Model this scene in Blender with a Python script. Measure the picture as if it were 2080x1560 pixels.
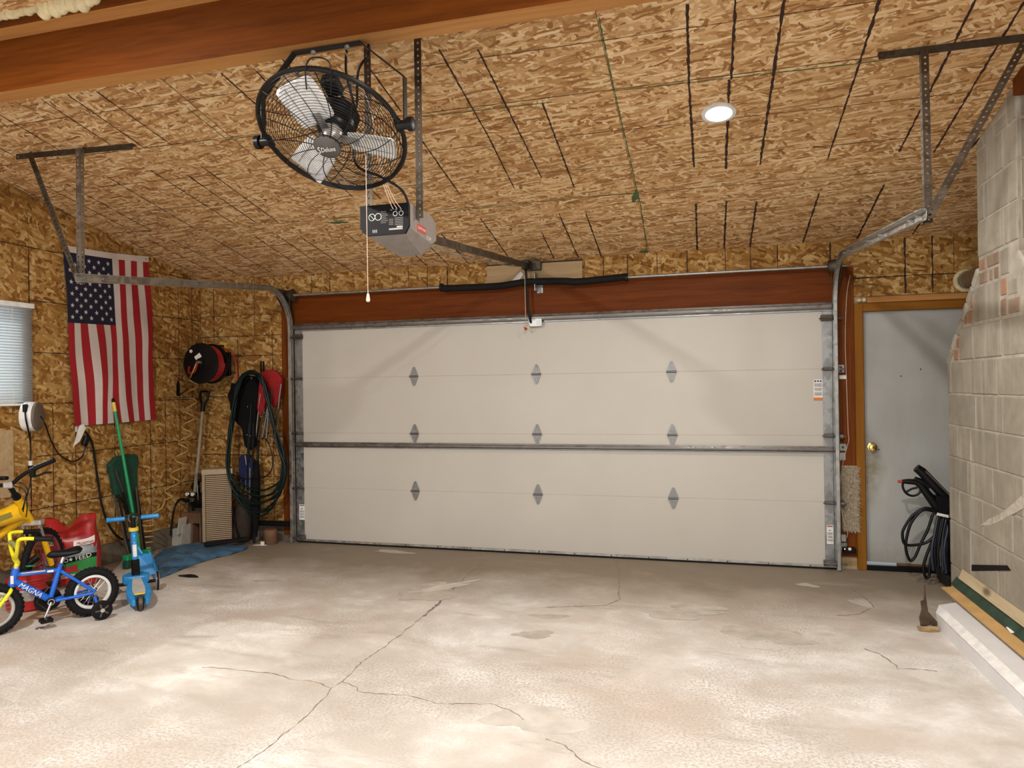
import bpy, math, random
from math import sin, cos, pi, radians as rad
from mathutils import Vector as V, Matrix as Mx, Euler
random.seed(7)
S = bpy.context.scene
COL = S.collection
for _o in list(bpy.data.objects): bpy.data.objects.remove(_o)

# ------------------------------------------------------------------ camera, world, light, exposure
CAM = V((3.942245, -6.203143, 1.493417)); CR = Euler((1.5743526, 0.0137222, 0.2726450), 'XYZ'); FPX = 1456.211
cd = bpy.data.cameras.new('camera'); cam = bpy.data.objects.new('camera', cd); COL.objects.link(cam)
cam.location = CAM; cam.rotation_euler = CR; cd.sensor_width = 36; cd.lens = 36 * FPX / 2080; cd.clip_start = .02
S.camera = cam
S.view_settings.view_transform = 'Standard'; S.view_settings.look = 'None'; S.view_settings.gamma = 1
S.view_settings.use_curve_mapping = False; S.view_settings.exposure = -0.38
W = bpy.data.worlds.new('daylight'); S.world = W; W.use_nodes = True
W.node_tree.nodes['Background'].inputs[0].default_value = (.86, .94, 1, 1)
W.node_tree.nodes['Background'].inputs[1].default_value = 3.0
def area(name, loc, rot, sx, sy, power, col, portal=False):
    l = bpy.data.lights.new(name, 'AREA'); l.shape = 'RECTANGLE'; l.size = sx; l.size_y = sy; l.energy = power; l.color = col
    if portal: l.cycles.is_portal = True
    o = bpy.data.objects.new(name, l); COL.objects.link(o); o.location = loc; o.rotation_euler = rot; return o
area('daylight_opening', (2.5, -6.86, 1.15), (rad(90), 0, 0), 5.6, 2.25, 100, (1, 1, 1), True)
area('daylight_window', (-1.3, -2.45, 1.78), (0, rad(-90), 0), .74, 1.12, 100, (1, 1, 1), True)
sl_ = bpy.data.lights.new('sun', 'SUN'); sl_.energy = 4.5; sl_.angle = rad(1); sl_.color = (1, .95, .86); so_ = bpy.data.objects.new('sun', sl_); COL.objects.link(so_); so_.rotation_euler = V((1, -.10, -.75)).to_track_quat('-Z', 'Y').to_euler(); so_.location = (-8, -3, 6)
S.cycles.max_bounces = 8; S.cycles.diffuse_bounces = 5; S.cycles.use_denoising = True
S.cycles.sample_clamp_indirect = 8; S.cycles.caustics_reflective = False; S.cycles.caustics_refractive = False

# ------------------------------------------------------------------ measuring: a sight line met with a real plane of the room
RM = CR.to_matrix()
def ray(px, py): return RM @ V(((px - 1040) / FPX, (780 - py) / FPX, -1))
def meet(px, py, p, n):
    d = ray(px, py); n = V(n); return CAM + d * ((V(p) - CAM).dot(n) / d.dot(n))
YW, XL, CS, CZ = .04, -1.12, .213, 2.63           # back wall, left wall, ceiling slope and height at the back
def Bk(px, py, y=YW): return meet(px, py, (0, y, 0), (0, 1, 0))
def Lw(px, py, x=XL): return meet(px, py, (x, 0, 0), (1, 0, 0))
def Fl(px, py, z=0): return meet(px, py, (0, 0, z), (0, 0, 1))
def Ce(px, py, off=0): return meet(px, py, (0, 0, CZ - off), (0, CS, 1))
def cz(y): return CZ - CS * y

# ------------------------------------------------------------------ mesh builder
class M:
    def __init__(s, T=None): s.v = []; s.f = []; s.mi = []; s.cur = 0; s.T = T
    def add(s, vs, fs):
        b = len(s.v)
        for p in vs:
            p = V(p); s.v.append(s.T @ p if s.T else p)
        for f in fs: s.f.append(tuple(b + i for i in f)); s.mi.append(s.cur)
        return s
    def box(s, lo, hi, R=None, bev=0):
        c = (V(lo) + V(hi)) / 2; h = (V(hi) - V(lo)) / 2; h = V((abs(h.x), abs(h.y), abs(h.z)))
        b = min(bev, h.x * .9, h.y * .9, h.z * .9); vs = []; fs = []
        if b <= 0:
            vs = [V((x * h.x, y * h.y, z * h.z)) for x in (-1, 1) for y in (-1, 1) for z in (-1, 1)]
            fs = [(0, 1, 3, 2), (4, 6, 7, 5), (0, 4, 5, 1), (2, 3, 7, 6), (0, 2, 6, 4), (1, 5, 7, 3)]
        else:
            idx = {}
            for x in (-1, 1):
                for y in (-1, 1):
                    for z in (-1, 1):
                        for a in range(3):
                            p = [x * (h.x - b), y * (h.y - b), z * (h.z - b)]; p[a] = (x, y, z)[a] * h[a]
                            idx[x, y, z, a] = len(vs); vs.append(V(p))
            sg = (-1, 1)
            for a in range(3):
                o = [i for i in range(3) if i != a]
                for sa in sg:
                    q = []
                    for (u, w) in ((-1, -1), (1, -1), (1, 1), (-1, 1)):
                        k = [0, 0, 0]; k[a] = sa; k[o[0]] = u; k[o[1]] = w; q.append(idx[k[0], k[1], k[2], a])
                    fs.append(tuple(q))
                for u in sg:
                    for w in sg:
                        def g(sa, ax):
                            k = [0, 0, 0]; k[a] = sa; k[o[0]] = u; k[o[1]] = w; return idx[k[0], k[1], k[2], ax]
                        fs.append((g(-1, o[0]), g(1, o[0]), g(1, o[1]), g(-1, o[1])))
            for x in sg:
                for y in sg:
                    for z in sg: fs.append(tuple(idx[x, y, z, a] for a in range(3)))
        if R: vs = [R @ p for p in vs]
        return s.add([c + p for p in vs], fs)
    def bar(s, p0, p1, w, h, up=(0, 0, 1), bev=0):
        p0 = V(p0); p1 = V(p1); z = (p1 - p0); L = z.length; z = z / L; x = V(up).cross(z)
        if x.length < 1e-4: x = V((1, 0, 0)).cross(z)
        x.normalize(); y = z.cross(x); R = Mx((x, y, z)).transposed(); c = (p0 + p1) / 2
        n = len(s.v); T = s.T; s.T = None
        s.box((-w / 2, -h / 2, -L / 2), (w / 2, h / 2, L / 2), None, bev)
        s.T = T
        for i in range(n, len(s.v)):
            q = c + R @ s.v[i]; s.v[i] = T @ q if T else q
        return s
    def lathe(s, prof, o, ax=(0, 0, 1), n=24, cap=True):
        o = V(o); z = V(ax).normalized(); x = z.cross(V((0, 0, 1)) if abs(z.z) < .9 else V((1, 0, 0))).normalized(); y = z.cross(x); vs = []; fs = []
        for r, t in prof:
            for k in range(n):
                a = 2 * pi * k / n; vs.append(o + z * t + (x * cos(a) + y * sin(a)) * r)
        for i in range(len(prof) - 1):
            for k in range(n):
                fs.append((i * n + k, i * n + (k + 1) % n, (i + 1) * n + (k + 1) % n, (i + 1) * n + k))
        if cap: fs.append(tuple(range(n))[::-1]); fs.append(tuple((len(prof) - 1) * n + k for k in range(n)))
        return s.add(vs, fs)
    def cyl(s, p0, p1, r, r1=None, n=14):
        p0 = V(p0); p1 = V(p1); return s.lathe([(r, 0), (r if r1 is None else r1, (p1 - p0).length)], p0, p1 - p0, n)
    def torus(s, o, ax, R, r, n=36, m=8, sq=1):
        return s.lathe([(R + r * cos(2 * pi * k / m), sq * r * sin(2 * pi * k / m)) for k in range(m + 1)], o, ax, n, False)
    def ball(s, o, r, n=12, sz=1, ax=(0, 0, 1)):
        return s.lathe([(max(1e-4, r * sin(pi * k / 8)), -r * sz * cos(pi * k / 8)) for k in range(9)], o, ax, n)
    def tube(s, pts, r, n=8, closed=False):
        pts = [V(p) for p in pts]; N = len(pts); rr = r if isinstance(r, (list, tuple)) else [r] * N; vs = []; fs = []
        def tan(i):
            a = pts[(i - 1) % N] if closed or i else pts[0]; b = pts[(i + 1) % N] if closed or i < N - 1 else pts[-1]
            d = b - a; return d.normalized() if d.length > 1e-9 else V((0, 0, 1))
        t = tan(0); x = t.cross(V((0, 0, 1)) if abs(t.z) < .9 else V((1, 0, 0))).normalized()
        for i in range(N):
            t = tan(i); x = x - t * x.dot(t)
            if x.length < 1e-6: x = t.orthogonal()
            x.normalize(); y = t.cross(x)
            for k in range(n):
                a = 2 * pi * k / n; vs.append(pts[i] + (x * cos(a) + y * sin(a)) * rr[i])
        for i in range(N if closed else N - 1):
            j = (i + 1) % N
            for k in range(n): fs.append((i * n + k, i * n + (k + 1) % n, j * n + (k + 1) % n, j * n + k))
        if not closed: fs.append(tuple(range(n))[::-1]); fs.append(tuple((N - 1) * n + k for k in range(n)))
        return s.add(vs, fs)
    def prism(s, poly, o, ux, uy, t):
        """closed outline (a, b) -> o + a*ux + b*uy, thickness t along ux x uy, centred"""
        o = V(o); ux = V(ux); uy = V(uy); w = ux.cross(uy).normalized() * t / 2; n = len(poly)
        vs = [o + ux * a + uy * b - w for a, b in poly] + [o + ux * a + uy * b + w for a, b in poly]
        return s.add(vs, [tuple(range(n))[::-1], tuple(range(n, 2 * n))] + [(i, (i + 1) % n, n + (i + 1) % n, n + i) for i in range(n)])
    def ribbon(s, pts, w, nrm, jit=0):
        pts = [V(p) for p in pts]; nrm = V(nrm).normalized(); vs = []; N = len(pts)
        for i in range(N):
            d = (pts[min(i + 1, N - 1)] - pts[max(i - 1, 0)]).normalized(); q = nrm.cross(d)
            ww = w * (1 + jit * random.uniform(-1, 1)) / 2; k = q * (jit * w * .35 * random.uniform(-1, 1)); vs += [pts[i] - q * ww + k, pts[i] + q * ww + k]
        return s.add(vs, [(2 * i, 2 * i + 2, 2 * i + 3, 2 * i + 1) for i in range(N - 1)])
    def grid(s, fn, nu, nv):
        return s.add([fn(i / nu, j / nv) for j in range(nv + 1) for i in range(nu + 1)],
                     [(j * (nu + 1) + i, j * (nu + 1) + i + 1, (j + 1) * (nu + 1) + i + 1, (j + 1) * (nu + 1) + i) for j in range(nv) for i in range(nu)])
def smooth(pts, k=6, closed=False):
    pts = [V(p) for p in pts]; N = len(pts); out = []
    for i in range(N if closed else N - 1):
        g = (lambda j: pts[j % N]) if closed else (lambda j: pts[max(0, min(N - 1, j))])
        a, b, c, d = g(i - 1), g(i), g(i + 1), g(i + 2)
        for q in range(k):
            t = q / k; out.append(.5 * (2 * b + (c - a) * t + (2 * a - 5 * b + 4 * c - d) * t * t + (3 * b - a - 3 * c + d) * t ** 3))
    if not closed: out.append(pts[-1])
    return out
def dense(pts, step):
    out = []
    for a, b in zip(pts[:-1], pts[1:]):
        a = V(a); b = V(b); n = max(1, int((b - a).length / step)); out += [a.lerp(b, i / n) for i in range(n)]
    return out + [V(pts[-1])]

def obj(name, m, mats, parent=None, smooth_=False, label=None, kind=None, mods=()):
    me = bpy.data.meshes.new(name); me.from_pydata([tuple(p) for p in m.v], [], m.f)
    for x in (mats if isinstance(mats, (list, tuple)) else [mats]): me.materials.append(x)
    if isinstance(mats, (list, tuple)) and len(mats) > 1: me.polygons.foreach_set('material_index', m.mi)
    if smooth_:
        me.shade_smooth()
        try: me.set_sharp_from_angle(angle=rad(40))
        except Exception: pass
    me.update()
    o = bpy.data.objects.new(name, me); COL.objects.link(o); put(o, parent)
    if label: o['label'] = label
    if kind: o['kind'] = kind
    for t, kw in mods:
        q = o.modifiers.new(t.lower(), t)
        for a, b in kw.items(): setattr(q, a, b)
    return o
def put(o, parent):
    if parent is not None:
        o.parent = parent; r = parent; loc = V((0, 0, 0))
        if parent.type == 'EMPTY': loc = V(parent.location)
        o.matrix_parent_inverse = Mx.Translation(-loc)
def thing(name, loc, label, cat, group=None, kind=None):
    o = bpy.data.objects.new(name, None); o.empty_display_size = .1; COL.objects.link(o); o.location = loc
    return tag(o, label, cat, group, kind)
def tag(o, label, cat, group=None, kind=None):
    o['label'] = label; o['category'] = cat
    if group: o['group'] = group
    if kind: o['kind'] = kind
    return o
def struct(name, m, mats, label, cat=None, smooth_=False):
    o = obj(name, m, mats, None, smooth_); o['kind'] = 'structure'; o['label'] = label; o['category'] = cat or name.split('_')[0]; return o
def sroot(name, loc, label, cat): return thing(name, loc, label, cat, None, 'structure')
def text(name, body, o, ux, uy, h, m, parent, t=.0006, width=None, shear=0):
    cu = bpy.data.curves.new(name, 'FONT'); cu.body = body; cu.size = 1; cu.align_x = 'CENTER'; cu.align_y = 'CENTER'; cu.resolution_u = 2; cu.shear = shear
    to = bpy.data.objects.new('tmp', cu); COL.objects.link(to); bpy.context.view_layer.update()
    me = bpy.data.meshes.new_from_object(to.evaluated_get(bpy.context.evaluated_depsgraph_get())); bpy.data.objects.remove(to)
    xs = [v.co.x for v in me.vertices]; ys = [v.co.y for v in me.vertices]
    if not xs: return
    sy = h / (max(ys) - min(ys)); sx = width / (max(xs) - min(xs)) if width else sy; cx = (max(xs) + min(xs)) / 2; cy = (max(ys) + min(ys)) / 2
    o = V(o); ux = V(ux).normalized(); uy = V(uy).normalized(); n = ux.cross(uy)
    for v in me.vertices: v.co = o + ux * ((v.co.x - cx) * sx) + uy * ((v.co.y - cy) * sy) + n * t
    me.materials.append(m); ob = bpy.data.objects.new(name, me); COL.objects.link(ob); put(ob, parent); return ob

# ------------------------------------------------------------------ materials
class N:
    def __init__(s, name):
        s.m = bpy.data.materials.new(name); s.m.use_nodes = True; s.t = s.m.node_tree; s.b = s.t.nodes['Principled BSDF']
    def n(s, ty, **k):
        x = s.t.nodes.new(ty)
        for a, b in k.items():
            if a.startswith('i_'):
                nm = a[2:].replace('_', ' '); nm = int(nm) if nm.isdigit() else nm
                s.put(x.inputs[nm], b)
            else: setattr(x, a, b)
        return x
    def put(s, inp, v):
        if hasattr(v, 'outputs'): v = v.outputs[0]
        if hasattr(v, 'is_output'): s.t.links.new(v, inp)
        else: inp.default_value = v
    def coord(s): return s.n('ShaderNodeTexCoord').outputs['Object']
    def map(s, v, sc=(1, 1, 1), rot=(0, 0, 0), loc=(0, 0, 0)):
        return s.n('ShaderNodeMapping', i_Vector=v, i_Scale=sc, i_Rotation=rot, i_Location=loc).outputs[0]
    def noise(s, v, sc, det=3, rough=.55, dist=0): return s.n('ShaderNodeTexNoise', i_Vector=v, i_Scale=sc, i_Detail=det, i_Roughness=rough, i_Distortion=dist).outputs['Fac']
    def ramp(s, f, *st, interp='LINEAR'):
        r = s.n('ShaderNodeValToRGB', i_Fac=f); e = r.color_ramp; e.interpolation = interp
        while len(e.elements) < len(st): e.elements.new(.5)
        for el, (p, c) in zip(e.elements, st): el.position = p; el.color = (c, c, c, 1) if isinstance(c, (int, float)) else (*c, 1)
        return r.outputs[0]
    def mix(s, f, a, b, mode='MIX'):
        x = s.n('ShaderNodeMix', data_type='RGBA', blend_type=mode); s.put(x.inputs[0], f)
        for i, c in ((6, a), (7, b)): s.put(x.inputs[i], (*c, 1) if isinstance(c, tuple) else c)
        return x.outputs[2]
    def math(s, op, a, b=0): 
        x = s.n('ShaderNodeMath', operation=op); s.put(x.inputs[0], a); s.put(x.inputs[1], b); return x.outputs[0]
    def fin(s, col, rough=.6, metal=0, bump=None, bs=.2, bd=.01, **k):
        s.put(s.b.inputs['Base Color'], (*col, 1) if isinstance(col, tuple) else col); s.put(s.b.inputs['Roughness'], rough); s.b.inputs['Metallic'].default_value = metal
        if bump is not None:
            b = s.n('ShaderNodeBump', i_Strength=bs, i_Distance=bd, i_Height=bump); s.put(s.b.inputs['Normal'], b)
        for a, v in k.items(): s.put(s.b.inputs[a.replace('_', ' ')], v)
        return s.m
def plain(name, c, rough=.5, metal=0, var=.12, sc=18, bs=0, **k):
    if max(c) < .03 and not k: k = dict(Specular_IOR_Level=.22)
    n = N(name); f = n.noise(n.coord(), sc, 4)
    d = tuple(x * (1 - var) for x in c); l = tuple(min(1, x * (1 + var)) for x in c)
    return n.fin(n.ramp(f, (.3, d), (.7, l)), rough, metal, f if bs else None, bs, .003, **k)

def osb(name, plane, tones, long=(8.5, 54), sd=0, tilt=1.0):
    n = N(name); co = n.coord(); rnd = n.n('ShaderNodeObjectInfo').outputs['Random']
    sep = n.n('ShaderNodeSeparateXYZ', i_Vector=co); a, b = {'xy': (0, 1), 'yz': (1, 2), 'xz': (0, 2)}[plane]
    cmb = n.n('ShaderNodeCombineXYZ', i_X=sep.outputs[a], i_Y=sep.outputs[b], i_Z=0)
    off = n.n('ShaderNodeVectorMath', operation='ADD', i_0=cmb); o2 = n.n('ShaderNodeCombineXYZ', i_X=n.math('MULTIPLY', rnd, 37), i_Y=n.math('MULTIPLY', rnd, 61), i_Z=0); n.put(off.inputs[1], o2)
    p = off.outputs[0]
    wob = n.n('ShaderNodeTexNoise', i_Vector=p, i_Scale=9, i_Detail=2)
    ds = n.n('ShaderNodeVectorMath', operation='SCALE', i_0=wob.outputs['Color'], i_Scale=.035); p2 = n.n('ShaderNodeVectorMath', operation='ADD', i_0=p, i_1=ds.outputs[0]).outputs[0]
    fac = None; edge = None
    for k, (ang, lx, ly, thr) in enumerate(((3, long[0], long[1], 0), (-22, long[0] * 1.25, long[1] * .85, .52), (27, long[0] * 1.1, long[1] * 1.05, .56), (-52, long[0] * 1.5, long[1] * .8, .66), (75, long[0] * 1.9, long[1] * .75, .78), (9, long[0] * .8, long[1] * .9, .62))):
        mp = n.map(p2, (lx, ly, 1), (0, 0, 0), (k * 5.3 + sd, k * 3.1, 0)) if False else n.n('ShaderNodeMapping', vector_type='POINT', i_Vector=n.n('ShaderNodeVectorRotate', rotation_type='Z_AXIS', i_Vector=p2, i_Angle=rad(ang * tilt)).outputs[0], i_Scale=(lx, ly, 1), i_Location=(k * 5.3 + sd, k * 3.1, 0)).outputs[0]
        vo = n.n('ShaderNodeTexVoronoi', voronoi_dimensions='2D', distance='CHEBYCHEV', i_Vector=mp, i_Scale=1, i_Randomness=1)
        sc = n.n('ShaderNodeSeparateColor', i_Color=vo.outputs['Color'])
        st = n.noise(n.map(mp, (1.2, 7, 1)), 2.2, 3)
        val = n.math('ADD', n.math('MULTIPLY', sc.outputs[0], .72), n.math('MULTIPLY', st, .36))
        dst = vo.outputs['Distance']
        if fac is None: fac = val; edge = dst
        else:
            msk = n.math('GREATER_THAN', sc.outputs[1], thr); msk = n.math('MULTIPLY', msk, n.math('LESS_THAN', dst, .46))
            x = n.n('ShaderNodeMix', data_type='FLOAT'); n.put(x.inputs[0], msk); n.put(x.inputs[2], fac); n.put(x.inputs[3], val); fac = x.outputs[0]
            x = n.n('ShaderNodeMix', data_type='FLOAT'); n.put(x.inputs[0], msk); n.put(x.inputs[2], edge); n.put(x.inputs[3], dst); edge = x.outputs[0]
    col = n.ramp(fac, *tones)
    dark = n.ramp(edge, (.40, 0), (.62, 1))
    col = n.mix(n.math('MULTIPLY', dark, .38), col, tuple(x * .42 for x in tones[1][1]))
    big = n.noise(p, .9, 3); col = n.mix(n.ramp(big, (.35, .0), (.75, .28)), col, tuple(x * .66 for x in tones[2][1]))
    return n.fin(col, .75, 0, n.math('SUBTRACT', fac, n.math('MULTIPLY', dark, .6)), .35, .004, Specular_IOR_Level=.15)
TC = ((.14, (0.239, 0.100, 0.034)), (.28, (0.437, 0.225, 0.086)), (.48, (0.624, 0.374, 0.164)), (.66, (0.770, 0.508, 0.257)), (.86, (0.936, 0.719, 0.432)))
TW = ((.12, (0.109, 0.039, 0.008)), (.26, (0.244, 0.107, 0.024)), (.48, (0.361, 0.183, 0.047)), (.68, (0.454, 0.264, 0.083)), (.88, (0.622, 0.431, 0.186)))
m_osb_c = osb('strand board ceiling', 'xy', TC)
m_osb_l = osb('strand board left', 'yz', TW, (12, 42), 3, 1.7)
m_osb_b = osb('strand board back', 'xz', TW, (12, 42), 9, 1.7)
m_mark = plain('marking ink', (.035, .014, .008), .8)
m_thin = plain('thin board marking', (.10, .045, .02), .8)
m_green = plain('green marking ink', (.07, .13, .045), .8)

def wood(name, c0, c1, ax=0, sc=1.0, rough=.5):
    n = N(name); s = [26 * sc] * 3; s[ax] = 1.6 * sc; co = n.coord(); p = n.map(co, tuple(s)); f = n.noise(p, 1, 5, .6, .6); g = n.noise(p, 4.5, 2)
    k = n.n('ShaderNodeTexVoronoi', i_Vector=n.map(co, tuple(4.2 if i != ax else 1.7 for i in range(3))), i_Scale=1)
    col = n.ramp(n.math('ADD', n.math('MULTIPLY', f, .75), n.math('MULTIPLY', g, .25)), (.3, c0), (.68, c1))
    col = n.mix(n.ramp(k.outputs['Distance'], (.05, .85), (.13, 0)), col, tuple(x * .3 for x in c0))
    return n.fin(col, rough, 0, f, .12, .004, Specular_IOR_Level=.1)
m_beam = wood('red brown stained fir', (.075, .019, .0025), (.155, .041, .005))
m_beam_l = wood('pale fir', (.40, .175, .05), (.55, .27, .09))
m_head = wood('red stained header', (.10, .023, .003), (.185, .045, .005))
m_post = wood('red stained post', (.09, .021, .003), (.21, .056, .007), 2)
m_trim_v = wood('amber trim upright', (.21, .080, .010), (.30, .125, .018), 2)
m_trim_h = wood('amber trim level', (.21, .080, .010), (.30, .125, .018), 0)
m_ply = wood('grey plywood', (.36, .24, .12), (.52, .38, .22), 0, .6)

def concrete():
    n = N('worn concrete'); c = n.coord(); big = n.noise(c, .55, 5, .6, .4); mid = n.noise(n.map(c, (1, 1.3, 1), (0, 0, .5)), 2.1, 6, .68, .3); fine = n.noise(c, 55, 3, .7); grain = n.noise(c, 160, 2, .6)
    col = n.ramp(big, (.33, (.62, .59, .535)), (.5, (.72, .70, .66)), (.68, (.77, .76, .745)))
    col = n.mix(n.ramp(mid, (.40, .8), (.62, 0)), col, (.52, .475, .415))
    col = n.mix(n.ramp(mid, (.56, 0), (.70, .65)), col, (.84, .825, .80))
    red = n.noise(n.map(c, (1, 1, 1), (0, 0, 0), (7, 3, 0)), .8, 4, .6); col = n.mix(n.ramp(red, (.50, 0), (.68, .5)), col, (.56, .43, .345))
    spk = n.ramp(n.noise(c, 70, 4, .8), (.41, .9), (.55, 0)); area_ = n.ramp(n.noise(n.map(c, loc=(2, 9, 0)), .9, 3), (.42, .1), (.6, 1)); col = n.mix(n.math('MULTIPLY', spk, area_), col, (.42, .375, .33))
    # old oily dirt and painted falloff of light toward the big door
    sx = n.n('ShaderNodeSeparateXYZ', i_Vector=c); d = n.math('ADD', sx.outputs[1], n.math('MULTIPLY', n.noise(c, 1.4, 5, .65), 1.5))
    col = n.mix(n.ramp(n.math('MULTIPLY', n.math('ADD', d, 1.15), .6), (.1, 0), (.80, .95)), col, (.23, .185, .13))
    st = n.noise(n.map(c, (.6, 2.2, 1), (0, 0, -.2), (4, 1, 0)), 1.6, 4, .7); col = n.mix(n.ramp(st, (.58, 0), (.70, .6)), col, (.36, .32, .27))
    bm = n.math('ADD', n.math('MULTIPLY', mid, .6), n.math('MULTIPLY', grain, .25))
    return n.fin(col, n.ramp(mid, (.4, .55), (.65, .75)), 0, bm, .35, .01)
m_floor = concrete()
m_crack = plain('crack shadow', (.24, .20, .165), .9)
m_patch = plain('spalled concrete', (.46, .42, .365), .8, 0, .2, 9)
m_patch_l = plain('pale concrete skin', (.56, .525, .47), .8, 0, .15, 9)
m_stem = plain('stem wall concrete', (.15, .12, .085), .85, 0, .3, 9, .3)

def galv(name, c, rough=.38, sc=26):
    n = N(name); co = n.coord(); v = n.n('ShaderNodeTexVoronoi', i_Vector=co, i_Scale=sc); s = n.n('ShaderNodeSeparateColor', i_Color=v.outputs['Color']).outputs[0]; f = n.noise(co, 6, 3)
    col = n.ramp(n.math('ADD', n.math('MULTIPLY', s, .5), n.math('MULTIPLY', f, .5)), (.2, tuple(x * .68 for x in c)), (.8, c)); return n.fin(col, n.ramp(s, (0, rough - .08), (1, rough + .15)), .85)
m_galv = galv('galvanised steel', (.42, .43, .42)); m_track = galv('track steel', (.52, .52, .49), .42); m_dkst = galv('dull angle iron', (.145, .12, .095), .55); m_angle = galv('grey angle iron', (.36, .33, .29), .5)
m_strut = galv('strut steel', (.22, .205, .19), .4); m_hinge = galv('hinge steel', (.36, .36, .35), .5); m_alu = galv('aluminium retainer', (.62, .60, .56), .4)
def door_white():
    n = N('door white'); c = n.coord(); f = n.noise(c, 1.3, 4); g = n.noise(n.map(c, (1, 1, 1)), 230, 2)
    return n.fin(n.ramp(f, (.3, (.545, .515, .455)), (.7, (.585, .558, .50))), .5, 0, g, .06, .001)
m_door = door_white()
def dirty_door():
    n = N('scuffed grey door paint'); c = n.coord(); f = n.noise(n.map(c, (1, 1, .5)), 3.2, 5, .65); g = n.noise(c, 14, 4, .7); s = n.n('ShaderNodeSeparateXYZ', i_Vector=c)
    col = n.ramp(f, (.3, (.37, .372, .35)), (.65, (.44, .442, .42)))
    dx = n.math('ABSOLUTE', n.math('SUBTRACT', s.outputs[0], 5.13)); hz = n.math('ABSOLUTE', n.math('SUBTRACT', s.outputs[2], .80)); r = n.math('ADD', n.math('MULTIPLY', dx, 5), n.math('MULTIPLY', hz, 1.9))
    col = n.mix(n.math('MULTIPLY', n.ramp(r, (.25, .9), (.8, 0)), n.ramp(g, (.35, .4), (.6, 1))), col, (.24, .20, .12))
    lo = n.math('ADD', s.outputs[2], n.math('MULTIPLY', g, .25)); col = n.mix(n.ramp(lo, (.14, .8), (.36, 0)), col, (.29, .265, .21))
    return n.fin(col, .55)
m_man = dirty_door()
m_brass = plain('brass', (.78, .55, .16), .2, 1)
m_black = plain('black plastic', (.0055, .0055, .006), .4); m_blackm = plain('black enamel', (.008, .0076, .0075), .35); m_rubber = plain('black rubber', (.008, .008, .0085), .75, 0, .3, 60)
m_white = plain('white plastic', (.80, .80, .78), .4); m_paper = plain('label paper', (.82, .80, .76), .6); m_ink = plain('printed grey', (.16, .16, .17), .7); m_orange = plain('label orange', (.75, .20, .02), .5); m_inkblue = plain('label blue', (.07, .10, .22), .6); m_inkred = plain('label red', (.45, .05, .04), .6)
m_bladew = plain('white fan blade', (.86, .85, .83), .3); m_greyp = plain('grey housing', (.235, .205, .185), .5); m_greyp2 = plain('pale grey housing', (.36, .335, .31), .55); m_dgrey = plain('dark emblem', (.075, .068, .062), .45); m_gloss = plain('gloss black panel', (.0035, .004, .0045), .5, Specular_IOR_Level=.2)
m_red = plain('red enamel', (.40, .018, .018), .35); m_redf = plain('red fabric', (.33, .008, .010), .8, 0, .25, 30); m_maroon = plain('maroon spokes', (.30, .05, .07), .4)
m_blue = plain('blue paint', (.012, .13, .62), .25); m_blue2 = plain('sky blue plastic', (.02, .27, .66), .35); m_yel = plain('bright yellow paint', (.86, .78, .02), .3); m_amber = plain('golden yellow paint', (.86, .50, .01), .28); m_yelp = plain('yellow plastic', (.80, .55, .06), .4)
m_chrome = plain('chrome', (.75, .74, .72), .18, 1); m_silver = plain('silver rim', (.62, .61, .58), .35, .6)
m_gbroom = plain('green handle', (.01, .30, .11), .35); m_gfab = plain('dark green fabric', (.006, .055, .030), .8, 0, .3, 25); m_bfab = plain('black fabric', (.0045, .0045, .005), .85, 0, .3, 25); m_bluef = plain('navy fabric', (.006, .014, .075), .8, 0, .3, 25)
m_hose = plain('dark green hose', (.0035, .014, .012), .4); m_coil = plain('amber air hose', (.52, .32, .10), .4); m_cordr = plain('red cord', (.50, .06, .02), .5); m_wire = plain('pale wire', (.70, .50, .38), .5); m_tan = plain('wooden shaft', (.30, .235, .16), .5)
m_beige = plain('beige louvre', (.42, .34, .215), .6); m_brown = plain('brown crate', (.17, .085, .045), .8, 0, .3, 6); m_tarp = plain('blue tarpaulin', (.06, .15, .26), .45, 0, .35, 7); m_binw = plain('off white bin', (.50, .47, .41), .5)
m_dirt = plain('mortar', (.40, .365, .30), .9, 0, .2, 12, .5)
def block(name, a, b, st):
    n = N(name); c = n.coord(); rnd = n.n('ShaderNodeObjectInfo').outputs['Random']; f = n.noise(c, 7, 5, .65); k = n.noise(n.map(c, (14, 14, 1.1)), 1, 4, .6); p = n.noise(c, 95, 2, .6)
    col = n.mix(n.ramp(k, (.52, 0), (.72, .6)), n.ramp(f, (.3, a), (.7, b)), st); col = n.mix(n.math('MULTIPLY', rnd, .35), col, tuple(x * .72 for x in a))
    return n.fin(col, .9, 0, n.math('ADD', p, f), .45, .004)
m_block = block('concrete block', (.255, .228, .178), (.37, .337, .272), (.52, .485, .41))
m_brick = block('old brick', (.30, .16, .10), (.42, .26, .17), (.56, .46, .35)); m_brick2 = block('dark brick', (.24, .16, .11), (.33, .24, .17), (.40, .33, .25))
m_plinth = block('parged plinth', (.30, .27, .22), (.38, .345, .285), (.42, .385, .32))
m_void = plain('slot shade', (.006, .006, .006), .95)
m_foam = plain('spray foam', (.70, .60, .36), .8, 0, .15, 30, .5)
m_carpet = plain('shag carpet', (.42, .345, .245), .95, 0, .3, 60)
m_card = plain('cardboard', (.55, .34, .13), .8, 0, .12, 8); m_board = wood('weathered board', (.42, .33, .20), (.58, .48, .32), 1, .8); m_pine = wood('pine board', (.55, .33, .12), (.70, .46, .20), 1, .7); m_dgreen = plain('dark green painted board', (.02, .05, .03), .6, 0, .5, 9)
m_wbox = plain('white painted box', (.70, .70, .71), .5, 0, .05, 4)
def emis(name, col, st):
    n = N(name); return n.fin(col, .4, 0, Emission_Color=(*col, 1), Emission_Strength=st)
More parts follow.
